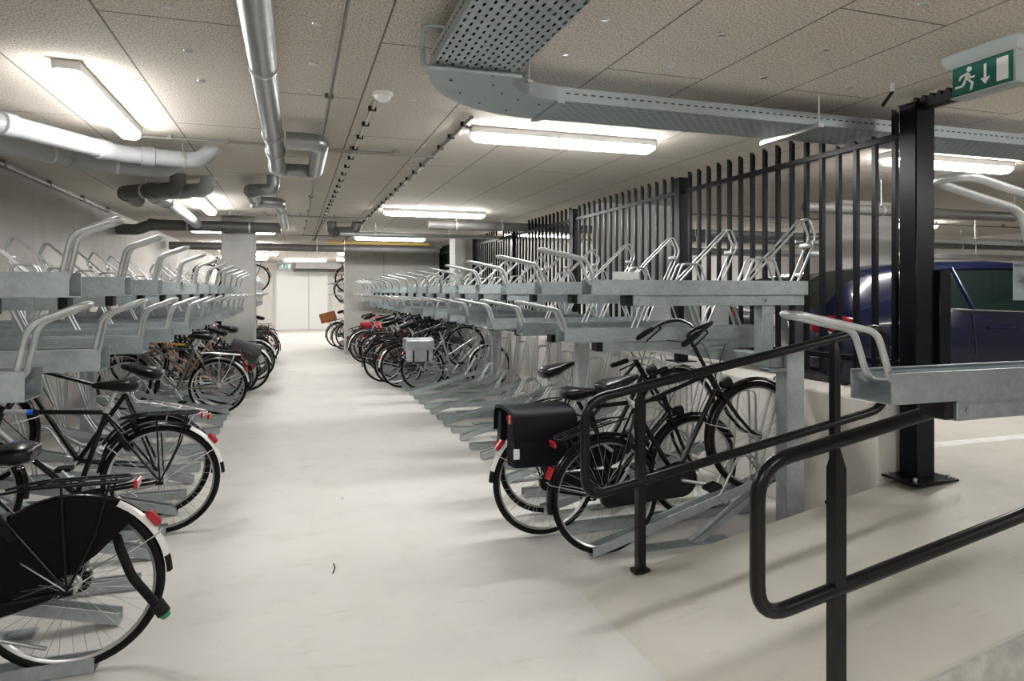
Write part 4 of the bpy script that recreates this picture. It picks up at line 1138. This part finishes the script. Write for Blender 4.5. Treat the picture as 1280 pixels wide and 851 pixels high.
# ------------------------------------------------------------------ cars
M['car_blue'] = mat('dark_blue_car_paint', (.0012, .003, .02), .25, 0, coat=.4, spec=.2)
M['car_grey'] = mat('dark_grey_car_paint', (.016, .017, .02), .25, 0, coat=.4, spec=.3)
M['car_glass'] = mat('dark_tinted_car_glass', (.004, .009, .008), .05, 0, spec=.45)
M['car_trim'] = mat('black_car_trim', (.012, .012, .013), .45)
M['car_light'] = mat('red_car_lamp_lens', (.26, .004, .006), .12, coat=1)
M['plate_yellow'] = mat('yellow_number_plate', (.75, .48, .02), .4)
M['car_inside'] = mat('car_interior_cloth', (.03, .03, .032), .8)
# local: x forward from the rear bumper, y left, z up.
LEN = 4.25
# x, half width at sill, half width max, z sill, z mid, z shoulder, half width shoulder, z roof/deck, half width roof
ST_ = [(-.02, .60, .66, .42, .55, .66, .64, .68, .55), (.04, .78, .83, .30, .55, .86, .76, .95, .64), (.16, .82, .875, .26, .55, .96, .80, 1.09, .66), (.30, .84, .895, .24, .55, .985, .83, 1.22, .65),
       (.50, .85, .90, .22, .55, .985, .85, 1.32, .62), (.85, .85, .905, .20, .54, .975, .865, 1.375, .60), (1.3, .85, .905, .19, .53, .96, .87, 1.405, .58), (1.8, .85, .905, .19, .52, .94, .88, 1.415, .57),
       (2.2, .85, .905, .19, .52, .925, .88, 1.385, .57), (2.6, .85, .905, .19, .51, .91, .88, 1.26, .60), (2.95, .85, .905, .19, .51, .90, .87, 1.09, .64), (3.2, .85, .90, .19, .51, .89, .86, .98, .70), (3.5, .84, .895, .20, .51, .86, .83, .925, .66),
       (3.85, .82, .88, .22, .50, .79, .78, .865, .60), (4.1, .74, .80, .26, .48, .70, .70, .77, .52), (4.22, .58, .66, .34, .46, .60, .56, .66, .42)]
def car(label, loc, rz, paint, plate_col, name='car'):
    t = thing(name, label, 'car', loc, (0, 0, rz))
    def half(st):
        x, ws, wm, zs, zm, zsh, wsh, zr, wr = st
        return [(ws * .9, zs), (ws, zs + .03), (wm, zm), (wm - .012, (zm + zsh) / 2 + .02), (wsh, zsh), (wsh * .12 + wr * .88, zsh * .12 + zr * .88), (wr, zr), (wr * .55, zr + .03), (0, zr + .038)]
    secs = []
    for st in ST_:
        h = half(st)
        secs.append([(st[0], y, z) for y, z in h] + [(st[0], -y, z) for y, z in reversed(h[:-1])])
    n = len(secs[0])
    vs = [p for s in secs for p in s]
    def is_glass(i, j):
        jj = j if j < 8 else n - 2 - j     # mirror index
        side = jj == 4
        if side and 5 <= i <= 9: return True
        if jj in (6, 7) and (1 <= i <= 3 or 8 <= i <= 10): return True
        return False
    body = MB(); glass = MB(); fb = []; fg = []
    for i in range(len(secs) - 1):
        for j in range(n):
            f = (i * n + j, i * n + (j + 1) % n, (i + 1) * n + (j + 1) % n, (i + 1) * n + j)
            (fg if (j < n - 1 and is_glass(i, j)) else fb).append(f)
    fb.append(tuple(range(n))); fb.append(tuple((len(secs) - 1) * n + j for j in range(n)))
    def shell(fs, m, nm, off=0):
        used = sorted({v for f in fs for v in f}); mp = {v: k for k, v in enumerate(used)}
        q = MB().add([vs[v] for v in used], [tuple(mp[v] for v in f) for f in fs])
        o = obj(nm, q, m, t, 55); return o
    bo = shell(fb, paint, 'body'); shell(fg, M['car_glass'], 'windows')
    # pillars and window trim
    b = MB()
    for s in (-1, 1):
        b.tube([(1.35, s * .872, .962), (1.30, s * .618, 1.35)], .03, 8, flat=(1, .5))
        b.tube([(2.97, s * .85, .92), (2.6, s * .637, 1.222), (2.2, s * .610, 1.334), (1.8, s * .610, 1.362), (1.3, s * .618, 1.356), (.85, s * .634, 1.331)], .016, 8)
    obj('window_frame', b, paint, t)
    b = MB()
    for s in (-1, 1): b.tube([(.80, s * .868, .980), (1.3, s * .876, .962), (2.2, s * .887, .928), (2.95, s * .877, .903)], .008, 6)
    obj('chrome_strip', b, M['chrome'], t)
    b = MB()
    for s in (-1, 1):
        b.tube([(1.34, s * .893, .93), (1.36, s * .908, .55), (1.3, s * .87, .22)], .004, 5); b.tube([(2.95, s * .885, .89), (2.97, s * .906, .5), (2.9, s * .87, .22)], .004, 5)
        b.tube([(.04, s * .80, .36), (.5, s * .895, .37)], .006, 5)
    obj('panel_gap', b, M['car_trim'], t)
    for s in (-1, 1):
        b = MB(); b.tube(fillet([(1.48, s * .898, .80), (1.52, s * .93, .805), (1.68, s * .93, .80), (1.72, s * .90, .795)], .02, 4), .014, 8); obj('door_handle', b, paint, t)
        b = MB(); b.loft([[(2.78 + dx, s * (.92 + .10 * k) , .97 + dz) for dx, dz in ((-.06, -.05), (.05, -.05), (.06, .03), (-.03, .07), (-.06, .05))] for k in (0, 1.0)]); b.tube([(2.82, s * .87, .93), (2.8, s * .94, .96)], .02, 8); obj('wing_mirror', b, paint, t)
    # wheels with arches
    for xw in (.78, 3.38):
        for s in (-1, 1):
            w = bpy.data.objects.new('wheel', MB().lathe([(.20, s * .70), (.29, s * .69), (.315, s * .72), (.315, s * .87), (.29, s * .905), (.225, s * .905), (.20, s * .88)], (xw, 0, .315), 'y', 30).mesh('wheel', M['rubber'], 40)); C.objects.link(w); w.parent = t
            b = MB(); b.lathe([(.228, s * .885), (.222, s * .908), (.205, s * .908), (.20, s * .86)], (xw, 0, .315), 'y', 30)
            for k in range(5):
                a = k * 2 * PI / 5 + .3
                b.tube([(xw, s * .89, .315), (xw + .21 * math.cos(a), s * .895, .315 + .21 * math.sin(a))], [.035, .022], 8, flat=(1, 1))
            b.lathe([(0, s * .90), (.05, s * .90), (.05, s * .87)], (xw, 0, .315), 'y', 16)
            obj('rim', b, M['alu'], w)
            b = MB(); b.lathe([(0, s * .86), (.205, s * .86), (.205, s * .85)], (xw, 0, .315), 'y', 24); obj('brake_disc', b, M['car_trim'], w)
            b = MB(); b.lathe([(.322, s * .80), (.372, s * .80), (.372, s * .912), (.362, s * .916), (.322, s * .90)], (xw, 0, .315), 'y', 26, -.15, PI + .15); obj('wheel_arch', b, M['car_trim'], t)
    # rear lamps, bumper strip, plate, emblem
    for s in (-1, 1):
        b = MB(); b.loft([[(.0 + .03, s * .42, .74), (.03, s * .42, .88), (-.0, s * .42, .87), (-.01, s * .42, .75)], [(.08, s * .72, .72), (.08, s * .72, .90), (.0, s * .72, .90), (.0, s * .72, .73)],
                          [(.14, s * .80, .73), (.14, s * .80, .91), (.06, s * .815, .90), (.06, s * .82, .74)], [(.28, s * .84, .80), (.28, s * .84, .88), (.27, s * .888, .87), (.27, s * .893, .81)]])
        q = obj('tail_lamp', b, M['car_light'], t, 40); q['label'] = 'red tail lamp'
    b = MB(); b.tube([(.30, -.90, .50), (.06, -.84, .50), (-.035, -.6, .50), (-.035, .6, .50), (.06, .84, .50), (.30, .90, .50)], .012, 8); obj('bumper_strip', b, M['chrome'], t)
    b = MB(); b.box(-.06, -.78, .22, .25, .78, .36, .03); obj('bumper_skirt', b, M['car_trim'], t)
    b = MB(); b.box(-.045, -.26, .40, .0, .26, .49, .003); obj('number_plate', b, plate_col, t)
    b = MB(); cx, cz = -.005, .80
    b.ring([(.052, cx - .012), (.06, cx - .012), (.06, cx + .03), (.052, cx + .03)], (0, 0, cz), 'x', 28)
    def stroke(p, q): b.tube([(cx - .006, -p[0] * .052, cz + p[1] * .052), (cx - .006, -q[0] * .052, cz + q[1] * .052)], .0055, 6)
    for p, q in (((-.55, .85), (0, -.02)), ((0, -.02), (.55, .85)), ((-.95, .3), (-.5, -.85)), ((-.5, -.85), (0, .12)), ((0, .12), (.5, -.85)), ((.5, -.85), (.95, .3))): stroke(p, q)
    obj('emblem', b, M['chrome'], t)
    b = MB()
    for s in (-1, 1): b.box(.95, s * .37 - .24, .45, 1.5, s * .37 + .24, .6); b.box(1.75, s * .37 - .23, .35, 2.2, s * .37 + .23, .55)
    return t
car('dark blue coupe parked at the top of the ramp beyond the black post', (5.06, 5.88, PARK), D(-20), M['car_blue'], M['plate_yellow'])
car('dark grey car parked beyond the blue coupe, seen between the fence bars', (6.6, 8.45, PARK), D(2), M['car_grey'], M['plate_yellow'])

# ------------------------------------------------------------------ world, camera
w = bpy.data.worlds.new('World'); S.world = w; w.use_nodes = True
w.node_tree.nodes['Background'].inputs[0].default_value = (.8, .82, .85, 1); w.node_tree.nodes['Background'].inputs[1].default_value = .3
cam = bpy.data.cameras.new('camera'); co = bpy.data.objects.new('camera', cam); C.objects.link(co)
F = 836.0
cam.sensor_width = 36; cam.lens = F / 1280 * 36; cam.clip_start = .05; cam.clip_end = 200
th = math.atan2(273, 836)
co.location = (0, 0, 1.55); co.rotation_euler = (PI / 2, 0, -th)
cam.shift_y = -(425.5 - 364.5) / 1280
S.camera = co
S.view_settings.view_transform = 'Standard'; S.view_settings.look = 'None'; S.view_settings.gamma = 1; S.view_settings.use_curve_mapping = False
S.view_settings.exposure = EXPO
try:
    S.cycles.use_denoising = True; S.cycles.max_bounces = 8; S.cycles.diffuse_bounces = 5; S.cycles.glossy_bounces = 4; S.cycles.use_light_tree = True; S.cycles.sample_clamp_indirect = 6
except Exception: pass
